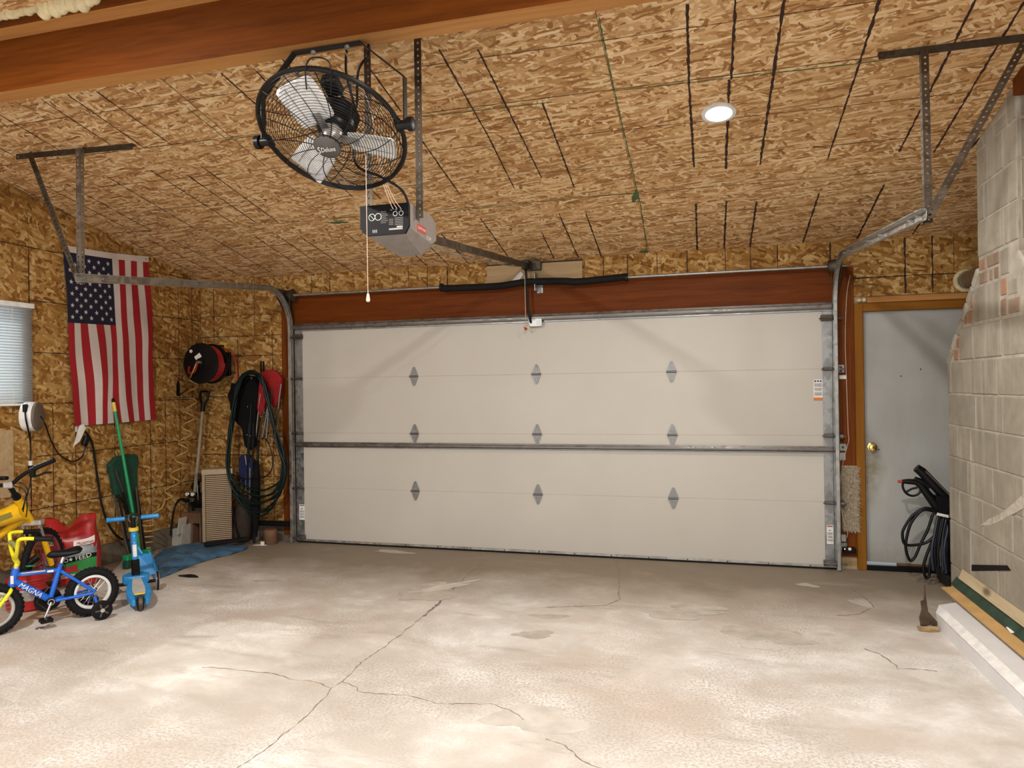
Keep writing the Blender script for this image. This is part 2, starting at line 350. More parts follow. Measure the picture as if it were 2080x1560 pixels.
m_lamp = emis('lit lamp lens', (1, .98, .94), 14); m_led = emis('indicator light', (1, .95, 1), 4)
def slatm():
    n = N('blind slat'); t = n.n('ShaderNodeBsdfTranslucent', i_Color=(.93, .95, .97, 1)); d = n.b; n.put(d.inputs['Base Color'], (.78, .78, .74, 1)); d.inputs['Roughness'].default_value = .4
    x = n.n('ShaderNodeMixShader', i_Fac=.62); n.put(x.inputs[1], d); n.put(x.inputs[2], t); n.put(n.t.nodes['Material Output'].inputs[0], x); return n.m
m_slat = slatm()
def glassm():
    n = N('window glass'); g = n.n('ShaderNodeBsdfTransparent', i_Color=(.93, .96, .97, 1)); s = n.n('ShaderNodeBsdfGlossy', i_Roughness=.03); x = n.n('ShaderNodeMixShader', i_Fac=.06); n.put(x.inputs[1], g); n.put(x.inputs[2], s); n.put(n.t.nodes['Material Output'].inputs[0], x); return n.m
m_glass = glassm()
def cloth(name, c):
    n = N(name); co = n.coord(); w = n.noise(n.map(co, (1, 260, 260)), 1, 2); f = n.noise(co, 3.5, 3); return n.fin(n.ramp(f, (.3, tuple(x * .86 for x in c)), (.7, c)), .75, 0, w, .1, .001)
m_fr = cloth('flag red', (.36, .009, .015)); m_fw = cloth('flag white', (.66, .585, .545)); m_fb = cloth('flag blue', (.006, .008, .030))
# ================================================================== ROOM
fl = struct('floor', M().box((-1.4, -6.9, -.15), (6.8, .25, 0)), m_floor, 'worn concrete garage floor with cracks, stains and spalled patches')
m = M()
def crack(px, w):
    P = dense([Fl(*p, .0012) for p in px], .02); rr = random.Random(int(w * 1e5)); a = b = 0
    for p in P: a = a * .75 + rr.uniform(-.006, .006); b = b * .75 + rr.uniform(-.006, .006); p.x += a; p.y += b
    m.ribbon(P, w, (0, 0, 1), .9)
crack([(985, 1135), (972, 1150), (950, 1166), (935, 1185), (915, 1203), (880, 1235), (845, 1262), (820, 1283), (770, 1322), (735, 1346), (708, 1370), (692, 1385), (672, 1397), (655, 1418), (632, 1440), (610, 1462), (560, 1505), (485, 1560)], .004)
crack([(935, 1185), (916, 1200), (890, 1226), (858, 1252)], .016)
crack([(672, 1397), (640, 1386), (590, 1378), (560, 1370), (525, 1367), (455, 1358), (410, 1356)], .004)
crack([(692, 1385), (722, 1396), (727, 1406), (780, 1411), (840, 1415), (890, 1428), (1000, 1430), (1060, 1452), (1066, 1462)], .0035)
crack([(1250, 1138), (1256, 1160), (1258, 1180), (1256, 1205), (1262, 1218), (1230, 1229), (1180, 1230), (1110, 1234)], .006)
crack([(1110, 1500), (1140, 1512), (1175, 1540), (1220, 1560)], .004)
crack([(1755, 1318), (1790, 1330), (1815, 1347), (1822, 1356), (1900, 1363)], .005)
crack([(1730, 1195), (1755, 1212), (1775, 1233), (1745, 1247), (1700, 1250)], .007)
obj('floor_crack', m, m_crack, fl, kind='stuff')
def blob(c, ax, ay, rot, seed, mt):
    z = .0007 + .0004 * (seed % 4)
    r = random.Random(seed); P = []; k = 26; ph = [r.uniform(0, 6.28) for _ in range(4)]
    for i in range(k):
        a = 2 * pi * i / k; q = 1 + .22 * sin(2 * a + ph[0]) + .16 * sin(3 * a + ph[1]) + .12 * sin(5 * a + ph[2]) + r.uniform(-.07, .07); x = ax * cos(a) * q; y = ay * sin(a) * q
        P.append((x * cos(rot) - y * sin(rot), x * sin(rot) + y * cos(rot)))
    b = M().prism(P, (c[0], c[1], z), (1, 0, 0), (0, 1, 0), .0006); obj('spalled_patch', b, mt, fl)
for i, (px, py, ax, ay, ro, mt) in enumerate([(1085, 1289, .13, .06, .1, m_patch), (1117, 1252, .10, .05, 0, m_patch), (1380, 1246, .24, .12, .1, m_patch), (1420, 1232, .14, .09, 0, m_patch), (1530, 1288, .17, .12, -.2, m_patch), (1590, 1294, .17, .11, .2, m_patch),
        (870, 1203, .26, .18, .9, m_patch), (905, 1192, .05, .30, -.75, m_patch_l), (1755, 1226, .05, .14, .5, m_patch), (1540, 1312, .11, .07, 0, m_patch_l), (800, 1121, .20, .05, 0, m_patch), (1640, 1189, .07, .05, 0, m_patch), (1085, 1460, .2, .14, .3, m_patch_l), (560, 1180, .13, .05, .2, m_patch)]):
    p = Fl(px, py); blob((p.x, p.y), ax, ay, ro, i, mt)

# left wall, window hole y -3.0..-1.90, z 1.41..2.16
WY0, WY1, WZ0, WZ1 = -3.00, -1.90, 1.405, 2.165
m = M(); x0, x1 = XL - .16, XL - .012
for a, b in (((x0, -6.8, 0), (x1, WY0, 4)), ((x0, WY1, 0), (x1, .2, 4)), ((x0, WY0, 0), (x1, WY1, WZ0)), ((x0, WY0, WZ1), (x1, WY1, 4))): m.box(a, b)
wl = struct('wall_left', m, m_ply, 'strand board left wall with printed grid lines, window and flag')
def lpan(y0, y1, z0, z1, top=None):
    g = .002; P = [(y0 + g, z0 + g), (y1 - g, z0 + g), (y1 - g, (z1 if top is None else cz(y1)) - g), (y0 + g, (z1 if top is None else cz(y0)) - g)]
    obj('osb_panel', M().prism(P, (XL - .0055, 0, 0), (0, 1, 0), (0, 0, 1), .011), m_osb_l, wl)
ys = [-6.76, -5.54, -4.32, -3.10, -1.885, -.665, YW]
for a, b in zip(ys[:-1], ys[1:]):
    if a == -3.10:
        lpan(a, b, .18, WZ0); lpan(a, b, WZ1, 2.62); lpan(a, WY0, WZ0, WZ1); lpan(WY1, b, WZ0, WZ1)
    else: lpan(a, b, .18, 2.62)
    if b > -3.4: lpan(a, b, 2.62, 0, True) if a > -3.4 else None
lpan(-3.33, -3.10, 2.62, 0, True)
obj('stem_wall', M().box((x1 - .02, -6.8, 0), (XL - .002, YW, .175), None, .004), m_stem, wl)
m = M(); xx = XL + .0006
def vl(y, z0, z1, w=.007): m.ribbon(dense([(xx, y, z0), (xx, y, z1)], .03), w, (1, 0, 0), .5)
def hl(z, y0, y1, w=.007): m.ribbon(dense([(xx, y0, z), (xx, y1, z)], .03), w, (1, 0, 0), .5)
for y in (-1.885, -.665): vl(y, .18, 2.62, .009)
for y in (-1.69, -1.48, -1.08, -.47, -.28): vl(y, .2, 1.41)
for y in (-.28, -.09): vl(y, 1.41, 2.6)
for y in (-2.28, -2.7, -3.1): vl(y, .2, 1.40)
for z, y0, y1 in ((.59, -3, -.10), (1.0, -1.84, -.1), (1.41, -1.88, 0), (1.81, -1.88, 0), (2.21, -1.9, 0), (2.62, -3.3, -.02)): hl(z, y0, y1)
for z in (.59, 1.0, 1.41, 1.81, 2.21): hl(z, -.1, .03)
obj('grid_line', m, m_mark, wl, kind='stuff')
m = M(); a = Lw(12, 945); m.box((XL, a.y - .3, a.z - .24), (XL + .008, a.y + .055, a.z + .26)); obj('plywood_patch', m, m_ply, wl)
# window
wr = sroot('window_1', (XL, -2.45, WZ0), 'white window behind closed blinds in the strand board left wall', 'window')
m = M()
for a, b in (((XL - .10, WY0, WZ0), (XL - .05, WY1, WZ0 + .05)), ((XL - .10, WY0, WZ1 - .05), (XL - .05, WY1, WZ1)), ((XL - .10, WY0, WZ0), (XL - .05, WY0 + .05, WZ1)), ((XL - .10, WY1 - .05, WZ0), (XL - .05, WY1, WZ1)), ((XL - .095, -2.475, WZ0), (XL - .055, -2.425, WZ1))): m.box(a, b, None, .004)
obj('window_frame', m, m_white, wr)
for y0, y1 in ((WY0 + .05, -2.475), (-2.425, WY1 - .05)): obj('window_pane', M().box((XL - .078, y0, WZ0 + .05), (XL - .072, y1, WZ1 - .05)), m_glass, wr)

# back wall
m = M(); y0, y1 = YW + .012, .24
for a, b in (((-1.4, y0, 0), (-.02, y1, 4)), ((-.02, y0, 2.125), (4.9, y1, 4)), ((4.9, y0, 0), (5.09, y1, 4)), ((5.09, y0, 2.06), (6.02, y1, 4)), ((6.02, y0, 0), (6.8, y1, 4))): m.box(a, b)
wb = struct('wall_back', m, m_ply, 'strand board back wall around the big garage door and side door')
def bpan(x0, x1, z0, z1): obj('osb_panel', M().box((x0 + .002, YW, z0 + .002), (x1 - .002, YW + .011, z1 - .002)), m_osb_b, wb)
bpan(XL, -.16, .18, 1.43); bpan(XL, -.16, 1.43, 2.63)
for a, b in ((-.16, .78), (.78, 1.99), (1.99, 2.87), (2.87, 3.75), (3.75, 4.87)): bpan(a, b, 2.41, 2.63)
bpan(4.87, 5.75, 2.17, 2.63); bpan(5.75, 6.6, 2.17, 2.63); bpan(6.1, 6.6, 0, 2.17)
obj('stem_wall', M().box((XL, YW, 0), (-.02, YW + .03, .17)), m_stem, wb)
m = M(); yy = YW - .0006
def vb(x, z0, z1, w=.007): m.ribbon(dense([(x, yy, z0), (x, yy, z1)], .03), w, (0, -1, 0), .5)
def hb(z, x0, x1, w=.007): m.ribbon(dense([(x0, yy, z), (x1, yy, z)], .03), w, (0, -1, 0), .5)
for x in (-.68, -.28): vb(x, .2, 2.05)
for x in (-.96, -.48): vb(x, 2.04, 2.62)
for z in (.63, .84, 1.03, 1.43, 1.84, 2.04): hb(z, XL, -.165)
hb(2.25, XL, -.165, .005)
for x, w in ((.17, .007), (.37, .007), (.78, .008), (1.20, .006), (1.39, .007), (1.59, .010), (3.04, .006), (3.25, .009), (3.50, .005), (3.75, .008), (4.06, .006), (4.26, .006), (4.47, .007), (4.87, .011)): vb(x, 2.42, 2.625, w)
vb(5.41, 2.18, 2.62, .014); vb(5.60, 2.18, 2.62, .012); hb(2.32, 5.04, 6.5, .009)
hb(2.627, XL, 6.5, .008); obj('grid_line', m, m_mark, wb, kind='stuff')
struct('trim_1', M().box((-.16, YW - .012, 2.13), (5.035, YW + .01, 2.41), None, .003), m_head, 'red stained header beam above the white garage door', 'trim')
struct('trim_2', M().box((-.165, YW - .014, .06), (-.012, YW + .01, 2.41), None, .003), m_post, 'red stained post left of the garage door', 'trim')
struct('trim_3', M().box((4.885, YW - .014, .10), (5.035, YW + .01, 2.41), None, .003), m_post, 'dark red stained post between garage door and side door', 'trim')
# side door casing
m = M(); m.box((5.035, YW - .025, 0), (5.10, YW + .06, 2.115), None, .004); struct('trim_4', m, m_trim_v, 'amber wooden upright casing left of the side door', 'trim')
m = M(); m.box((5.10, YW - .025, 2.05), (6.10, YW + .06, 2.115), None, .004); struct('trim_5', m, m_trim_h, 'amber wooden head casing over the side door', 'trim')
m = M(); m.box((5.13, YW - .018, 2.118), (6.10, YW + .01, 2.165), None, .004); struct('trim_6', m, m_beam_l, 'narrow bare board above the side door casing', 'trim')
m = M(); m.box((6.02, YW - .025, 0), (6.10, YW + .06, 2.05), None, .004); struct('trim_7', m, m_trim_v, 'amber wooden upright casing hidden behind the chimney', 'trim')
obj('foam_lump', M().ball((5.075, YW - .02, 2.14), .022, 10, .7).ball((5.11, YW - .02, 2.142), .018, 10), m_foam, wb)
# side door
dr = sroot('door_2', (5.55, .06, 0), 'scuffed pale grey side door with brass knob beside the block chimney', 'door')
dp = obj('door_panel', M().prism([(5.105, .062), (6.015, .050), (6.015, 2.049), (5.105, 2.049)], (0, .085, 0), (1, 0, 0), (0, 0, 1), .04), m_man, dr)
k = Bk(1772, 908, .05); kn = M(); kn.lathe([(.034, 0), (.034, .006), (.016, .012), (.014, .03), (.026, .036), (.031, .05), (.028, .062), (.012, .066)], (k.x, .066, k.z), (0, -1, 0), 22)
kb = obj('door_knob', kn, m_brass, dr, True); obj('lock_button', M().cyl((k.x, .0, k.z), (k.x, -.006, k.z), .010), m_dkst, kb)
obj('threshold', M().box((5.10, .02, 0), (6.02, .24, .042), None, .003), m_black, dr)
obj('door_light_block', M().box((5.09, .105, 2.02), (6.03, .20, 2.075)), m_trim_h, dr)  # unseen box added behind the door head to block a light leak
obj('door_sweep', M().box((5.33, .055, .040), (6.01, .10, .056)), m_brown, dr)
m = M()
for px, py in ((1870, 750), (1830, 764)): q = Bk(px, py, .064); m.cyl((q.x, .066, q.z), (q.x, .062, q.z), .005)
q = Bk(1785, 913, .06); m.cyl((q.x, .066, q.z), (q.x, .058, q.z), .005); obj('nail_hole', m, m_black, dr)
# right and front walls, out of frame
struct('wall_right', M().box((6.6, -6.8, 0), (6.75, .2, 4)), m_osb_l, 'strand board right wall behind the chimney')
m = M()
for a, b in (((-1.4, -6.9, 0), (-.3, -6.78, 4)), ((5.3, -6.9, 0), (6.8, -6.78, 4)), ((-.3, -6.9, 2.28), (5.3, -6.78, 4))): m.box(a, b)
struct('wall_front', m, m_osb_b, 'front wall with the open garage doorway behind the viewer')

# ceiling
def cslab(x0, x1, y0, y1, o0, o1, mm=None):
    mm = mm or M(); mm.add([(x, y, cz(y) + o) for x in (x0, x1) for y in (y0, y1) for o in (o0, o1)], [(0, 1, 3, 2), (4, 6, 7, 5), (0, 4, 5, 1), (2, 3, 7, 6), (0, 2, 6, 4), (1, 5, 7, 3)]); return mm
ce = struct('ceiling', cslab(-1.4, 6.8, .2, -3.40, .012, .15), m_ply, 'sloping strand board ceiling with dark nailing lines')
for y0, y1 in ((YW, -1.06), (-1.06, -2.27), (-2.27, -3.38)):
    for x0, x1 in ((XL, 1.0), (1.0, 3.44), (3.44, 5.88), (5.88, 6.6)):
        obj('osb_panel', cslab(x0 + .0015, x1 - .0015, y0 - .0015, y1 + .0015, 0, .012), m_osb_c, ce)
nc = V((0, -CS, -1)).normalized()
def seg(lst, ox, oy, sc, w, mt, name, jit=.45):
    mm = M()
    for ln in lst: mm.ribbon(dense([Ce(ox + sc * x, oy + sc * y, .001) for x, y in ln], .022), w, nc, jit)
    obj(name, mm, mt, ce, kind='stuff')
seg([[(878, 25), (890, 500), (920, 1010)], [(1170, 0), (1145, 480)], [(1133, 480), (1112, 1020)], [(1465, 0), (1400, 450), (1318, 995)], [(2040, 0), (1920, 380)], [(115, 1), (118, 2)],
     [(932, 1230), (940, 1510)], [(1115, 1215), (1102, 1500)], [(1298, 1215), (1258, 1490)], [(1675, 1165), (1578, 1465)], [(2068, 1115), (1905, 1440)]], 1100, 0,   .33654, .0135, m_mark, 'nailing_line')
seg([[(1920, 380), (1725, 965)], [(5, 620), (195, 1125)], [(105, 1290), (225, 1560)], [(268, 1290), (365, 1560)], [(0, 1400), (75, 1560)]], 1100, 0, .33654, .010, m_mark, 'nailing_line')
seg([[(205, 145), (440, 355)], [(400, 115), (490, 210)], [(1080, 85), (1290, 375)], [(1520, 0), (1820, 530), (1975, 840)], [(1755, 0), (1930, 350), (2140, 775)], [(1395, 520), (1650, 880)], [(1240, 795), (1320, 890)], [(85, 705), (550, 1045)], [(0, 760), (420, 1050)],
     [(145, 1135), (510, 1350)], [(410, 1130), (740, 1350)], [(540, 1120), (870, 1350)], [(680, 1130), (1000, 1345)], [(1310, 1180), (1460, 1320)], [(1445, 1170), (1590, 1315)], [(1535, 1115), (1715, 1310)], [(1770, 1020), (1965, 1290)], [(1125, 860), (1170, 905)], [(900, 790), (1000, 895)], [(520, 0), (1080, 600)]], 380, 100, .33654, .009, m_mark, 'nailing_line')
seg([[(310, 80), (835, 425)], [(515, 50), (1100, 455)], [(725, 20), (1300, 430)], [(0, 200), (460, 470)], [(0, 450), (110, 510)], [(800, 660), (1460, 1050)], [(1135, 615), (1775, 1025)], [(500, 720), (1150, 1075)], [(340, 735), (1000, 1075)], [(125, 730), (780, 1095)],
     [(965, 1145), (1560, 1440)], [(1110, 1135), (1680, 1425)], [(1295, 1140), (1815, 1415)], [(780, 1095), (1145, 1070)]], 0, 180, .26925, .0085, m_mark, 'nailing_line')
seg([[(665, 0), (510, 310), (200, 925)], [(960, 10), (840, 210), (410, 930)], [(690, 840), (635, 905)], [(330, 1355), (280, 1430)]], 1760, 0, .33333, .0115, m_mark, 'nailing_line')
seg([[(345, 105), (440, 550), (600, 1250), (640, 1530)], [(440, 550), (1900, 385), (2075, 362)], [(20, 1205), (575, 1165)]], 1100, 0, .33654, .007, m_green, 'chalk_line')
seg([[(0, 355), (240, 545)], [(240, 545), (470, 515)], [(845, 1020), (1040, 1008)], [(1400, 410), (2200, 320)], [(1500, 985), (2080, 930)]], 380, 100, .33654, .007, m_green, 'chalk_line')
mm = M()
for y in (-3.08, -2.67, -1.87, -1.46, -.66, -.25): mm.ribbon(dense([(XL, y, cz(y) - .001), (6.0, y, cz(y) - .001)], .05), .0045, nc, .7)
for y in (-2.27, -1.06): mm.ribbon(dense([(XL, y, cz(y) - .001), (6.0, y, cz(y) - .001)], .05), .005, nc, .7)
mm.ribbon(dense([(1.0, .03, cz(.03) - .001), (1.0, -3.3, cz(-3.3) - .001)], .04), .004, nc, .7)
obj('ruled_line', mm, m_thin, ce, kind='stuff')
def smudge(px, ax, ay, rot):
    c = Ce(*px, .0008); r = random.Random(px[0]); P = []
    for i in range(22):
        a = 2 * pi * i / 22; q = 1 + r.uniform(-.3, .3); P.append((ax * cos(a) * q * cos(rot) - ay * sin(a) * q * sin(rot), ax * cos(a) * q * sin(rot) + ay * sin(a) * q * cos(rot)))
    obj('green_smudge', M().prism(P, c, (1, 0, 0), V((0, 1, -CS)).normalized(), .0008), m_green, ce)
smudge((1308, 511), .045, .03, 0); smudge((1290, 400), .02, .09, .2); smudge((690, 452), .09, .02, .1)

# roof beam
ZL = Bk(0, 82, -3.445).z; YLd = Fl(0, 58, ZL).y; ZF = Bk(0, 33, YLd).z
def beam(name, lo, hi, lab):
    mm = M().box(lo, hi); mm.mi = [1 if i == 4 else 0 for i in range(len(mm.f))]; return struct(name, mm, [m_beam, m_beam_l], lab, 'beam')  # bottom face in a paler fir than the sides
beam('ceiling_beam', (-1.3, -3.44, 3.0), (6.7, -3.335, ZL), 'red brown roof beam that carries the cage fan')
beam('ceiling_beam', (-1.3, YLd, ZL), (6.7, -3.335, ZL + .75), 'upper roof beam ledge above the fan beam')
cf = struct('ceiling_front', M().add([(x, y, z) for x in (-1.4, 6.8) for y, z in ((YLd - .01, ZF), (-6.9, ZF - .21 * (6.9 + YLd)), (-6.9, ZF + .1 - .21 * (6.9 + YLd)), (YLd - .01, ZF + .1))], [(0, 1, 2, 3), (7, 6, 5, 4), (0, 4, 5, 1), (1, 5, 6, 2), (2, 6, 7, 3), (3, 7, 4, 0)]), m_osb_c, 'strand board ceiling slope over the viewer', 'ceiling')
mm = M(); r = random.Random(3); px0 = Bk(-40, 40, YLd).x; px1 = Bk(205, 0, YLd).x; q = px0
while q < px1:
    t = (q - px0) / (px1 - px0); s = .012 + .014 * r.random() + (.018 if t > .55 else 0); mm.ball((q, YLd - .012, ZF - s * .3), s, 8, r.uniform(.7, 1.3)); q += s * .8
mm.ball((Bk(118, 22, YLd).x, YLd - .01, Bk(118, 22, YLd).z), .016, 8, 1.5)
obj('spray_foam', mm, m_foam, cf, True, kind='stuff')

# ================================================================== BLOCK CHIMNEY
XC = 5.48; CY0, CY1 = -.73, -2.53; SY0, SY1 = -1.34, -1.92
chm = thing('chimney', (XC, -1.6, 0), 'grey concrete block chimney with sloping brick shoulders at the right', 'chimney')
prof = [(CY0, .26), (CY0, 1.615), (SY0, 2.16), (SY0, cz(SY0) - .005), (SY1, cz(SY1) - .005), (SY1, 2.16), (CY1, 1.615), (CY1, .26)]
mm = M().prism(prof, (XC + .40, 0, 0), (0, 1, 0), (0, 0, 1), .797); obj('mortar_core', mm, m_dirt, chm)
NB = {}
def blk(y0, y1, z0, z1, mt, name='block', x=XC, dep=.05, bev=.006):
    j = random.uniform(-.0025, .0025); g = .0042
    obj(name, M().box((x - .004 + j, min(y0, y1) + g, z0 + g), (x + dep, max(y0, y1) - g, z1 - g), None, bev), mt, chm)
zs = [.26, .56, .775, .985, 1.195, 1.405, 1.615]
for i, (z0, z1) in enumerate(zip(zs[:-1], zs[1:])):
    cuts = {0: [-.73, -1.14, -1.58, -2.0, -2.42, -2.53], 1: [-.73, -.95, -1.36, -1.80, -2.22, -2.53], 2: [-.73, -1.10, -1.52, -1.95, -2.38, -2.53], 3: [-.73, -.92, -1.17, -1.60, -2.02, -2.45, -2.53], 4: [-.73, -1.26, -1.68, -2.1, -2.53], 5: [-.73, -.80, -1.19, -1.61, -2.04, -2.46, -2.53]}[i]
    for a, b in zip(cuts[:-1], cuts[1:]): blk(a, b, z0, z1, m_block)
    for a, b in (((XC, XC + .20), (XC + .20, XC + .60), (XC + .60, XC + .79)) if i % 2 else ((XC, XC + .40), (XC + .40, XC + .79))):
        for yy_, s in ((CY0, 1), (CY1, -1)):
            obj('block', M().box((a + .012, yy_ - .05 * (s > 0) , z0 + .005), (b - .005, yy_ + .05 * (s < 0) + .004 * s, z1 - .005), None, .006), m_block, chm)
# shoulder courses: blocks with brick infill by the slopes
def slope_y(z): t = (z - 1.615) / .545; return CY0 + (SY0 - CY0) * t
blk(-.985, -1.235, 1.62, 1.83, m_block); blk(-1.25, -1.68, 1.62, 1.83, m_block); blk(-1.69, -2.1, 1.62, 1.83, m_block); blk(-2.1, -2.3, 1.62, 1.83, m_block)
blk(-.865, -.955, 1.62, 1.695, m_brick, 'brick'); blk(-.915, -.975, 1.70, 1.775, m_brick, 'brick')
blk(-1.245, -1.66, 1.84, 2.05, m_block); blk(-1.14, -1.235, 1.84, 1.925, m_brick, 'brick'); blk(-1.185, -1.24, 1.93, 2.01, m_brick, 'brick'); blk(-1.07, -1.13, 1.84, 1.91, m_brick, 'brick')
blk(-1.67, -1.76, 1.84, 1.94, m_brick2, 'brick'); blk(-1.67, -1.76, 1.95, 2.05, m_brick, 'brick'); blk(-1.77, -1.93, 1.84, 1.93, m_brick2, 'brick'); blk(-1.77, -1.90, 1.94, 2.03, m_block)
blk(-1.345, -1.49, 2.055, 2.13, m_brick2, 'brick'); blk(-1.50, -1.565, 2.055, 2.13, m_brick2, 'brick'); blk(-1.575, -1.65, 2.055, 2.13, m_brick2, 'brick')
blk(-1.345, -1.47, 2.135, 2.21, m_brick, 'brick'); blk(-1.48, -1.66, 2.135, 2.21, m_brick2, 'brick'); blk(-1.67, -1.80, 2.06, 2.21, m_block)
for y0, z0, y1, z1 in ((CY0, 1.615, SY0, 2.16), (CY1, 1.615, SY1, 2.16)):      # rough parged caps on the slopes
    for k in range(6):
        a, b = k / 6, (k + 1) / 6; p = V((0, y0 + (y1 - y0) * a, z0 + (z1 - z0) * a)); q = V((0, y0 + (y1 - y0) * b, z0 + (z1 - z0) * b))
        d = (q - p).normalized(); o_ = V((0, d.z, -d.y)) * (1 if y0 == CY0 else -1); o_ = o_ if o_.z > 0 else -o_
        mm = M()
        for xa, xb in ((XC - .012, XC + .10), (XC + .11, XC + .30), (XC + .31, XC + .55), (XC + .56, XC + .79)):
            mm.bar(p + V(((xa + xb) / 2, 0, 0)) + d * .004 + o_ * -.008, q + V(((xa + xb) / 2, 0, 0)) - d * .004 + o_ * -.008, xb - xa, .045, o_, .010)
        obj('shoulder_brick', mm, m_dirt if k % 2 else m_block, chm)
z = 2.22; i = 0
while z < 3.0:
    z1 = z + .21; y0c, y1c = SY0, SY1; cut = (-1.34, -1.74, -1.92) if i % 2 == 0 else (-1.34, -1.45, -1.80, -1.92)
    for a, b in zip(cut[:-1], cut[1:]):
        zt = min(z1, cz(max(a, b)) - .01)
        if zt > z + .03: blk(a, b, z, zt, m_block)
    for a, b in (((XC, XC + .40), (XC + .40, XC + .79)) if i % 2 else ((XC, XC + .2), (XC + .2, XC + .6), (XC + .6, XC + .79))):
        zt = min(z1, cz(SY1) - .01)
        if zt > z + .03: obj('block', M().box((a + .012, SY1 - .004, z + .005), (b - .005, SY1 + .05, zt - .005), None, .006), m_block, chm)
    z = z1; i += 1
# parged plinth with a cleanout slot
s0, s1 = Lw(1975, 1152, XC), Lw(2052, 1152, XC); sz0, sz1 = .335, .375
sa = Lw(1976, 1147, XC); sb = Lw(1976, 1160, XC)
mm = M()
mm.box((XC - .002, CY1, 0), (XC + .79, CY0, .258), None, .006); obj('plinth', mm, m_plinth, chm)
mm = M().prism([(sa.y, sa.z), (sb.y, sb.z), (s1.y - .02, Lw(2060, 1162, XC).z), (s1.y + .03, Lw(2045, 1147, XC).z)], (XC - .004, 0, 0), (0, 1, 0), (0, 0, 1), .006); obj('cleanout_slot', mm, m_void, chm)  # flat dark piece paints the shade inside the slot
pp_ = [Lw(px, py, XC - .005) for px, py in ((1990, 1068), (2010, 1054), (2030, 1045), (2050, 1030), (2080, 1003), (2088, 1028), (2062, 1042), (2037, 1056), (2012, 1067))]
obj('mortar_smear', M().prism([(p.y - pp_[0].y, p.z - pp_[0].z) for p in pp_], pp_[0], (0, 1, 0), (0, 0, 1), .004), plain('pale mortar smear', (.44, .405, .335), .9, 0, .25, 30), chm)
struct('trim_8', M().box((XC - .02, -2.30, cz(-2.30) - .16), (XC + .9, -1.93, cz(-1.93) + .02), None, .004), m_head, 'dark red framing block beside the chimney top at the ceiling', 'trim')
pp = Bk(1962, 570); mm = M().cyl((pp.x, YW, pp.z), (pp.x, -1.2, pp.z), .062, n=24); fp = obj('flue_pipe', mm, plain('dull flue steel', (.26, .22, .17), .45, .6), None, True); tag(fp, 'dull metal flue pipe running from back wall into chimney shoulder', 'pipe')
obj('pipe_collar', M().torus((pp.x, YW - .006, pp.z), (0, 1, 0), .072, .018, 24, 8), m_foam, fp, True); obj('pipe_seam', M().torus((pp.x, YW - .07, pp.z), (0, 1, 0), .062, .005, 24, 6), m_galv, fp, True)

# ================================================================== GARAGE DOOR
gd = sroot('door_1', (2.4385, 0, 0), 'wide white sectional garage door with four panels and steel hinges', 'garage door')
DW, DH = 4.877, .5335
for k in range(4):
    p = obj('door_section', M().box((0, 0, .03 * (k == 0) + k * DH), (DW, .045, (k + 1) * DH), None, .0028), m_door, gd)
    for x in (0, DW - .085): obj('end_stile', M().box((x, -.003, .03 * (k == 0) + k * DH + .003), (x + .085, 0, (k + 1) * DH - .003)), m_galv, p)
def hinge(x, z, end=0):
    mm = M(); P = [(-.036, .004), (.036, .004), (.036, .022), (.012, .080), (.006, .088), (-.006, .088), (-.012, .080), (-.036, .022)]
    for s in (1, -1):
        mm.prism([(a, b * s) for a, b in P], (x, -.007, z), (1, 0, 0), (0, 0, 1), .005)
        mm.bar((x - .017, -.011, z + s * .02), (x - .003, -.011, z + s * .08), .006, .006); mm.bar((x + .017, -.011, z + s * .02), (x + .003, -.011, z + s * .08), .006, .006)
        mm.cyl((x, -.009, z + s * .035), (x, -.015, z + s * .035), .006, n=8)
    h = obj('hinge', mm, m_hinge, gd); kk = M().cyl((x - .042, -.016, z), (x + .042, -.016, z), .0085, n=10)
    obj('hinge_knuckle', kk, m_strut, h, True)
    if end:
        r = M().cyl((x - .05 * end, -.030, z - .004), (x + .12 * end, -.030, z - .004), .0065, n=10).box((x - .035, -.03, z - .014), (x + .035, -.004, z + .014), None, .003)
        obj('roller_shaft', r, m_strut, h, True); obj('roller', M().cyl((x + .075 * end, -.03, z - .004), (x + .10 * end, -.03, z - .004), .022, n=16), m_strut, h, True)
for z in (DH, 2 * DH, 3 * DH):
    for x in (1.26, 2.435, 3.61): hinge(x, z)
    hinge(.045, z, -1); hinge(DW - .045, z, 1)
for x, e in ((.05, -1), (DW - .05, 1)):
    mm = M().box((x - .045, -.05, 1.985), (x + .045, -.004, 2.03), None, .004).cyl((x - .06 * e, -.05, 2.0), (x + .12 * e, -.05, 2.0), .0065, n=10); obj('top_bracket', mm, m_dkst, gd)
    mm = M().box((x - .05, -.04, .03), (x + .05, -.003, .075), None, .003).cyl((x - .05 * e, -.045, .052), (x + .12 * e, -.045, .052), .0065, n=10).cyl((x + .0, -.04, .045), (x, -.055, .045), .012, n=10); obj('bottom_bracket', mm, m_strut, gd)
def strut(z, h, name):
    P = [(0, -h / 2), (-.008, -h / 2), (-.012, -h * .28), (-.038, -h * .28), (-.042, -h * .12), (-.042, h * .12), (-.038, h * .28), (-.012, h * .28), (-.008, h / 2), (0, h / 2)]
    s = obj(name, M().prism(P, (DW / 2, -.0005, z), (0, 1, 0), (0, 0, 1), DW - .01), m_strut, gd)
    obj('strut_lip', M().box((.005, -.012, z - h * .52), (DW - .005, -.001, z - h * .34), None, .002), m_galv, s)
strut(.955, .052, 'stiffener_strut'); strut(2.098, .07, 'stiffener_strut')
mm = M().box((0, -.012, .014), (DW, .02, .034), None, .002); bt = obj('bottom_retainer', mm, m_alu, gd); obj('weather_seal', M().box((0, -.016, 0), (DW, .03, .014), None, .005), m_rubber, gd)
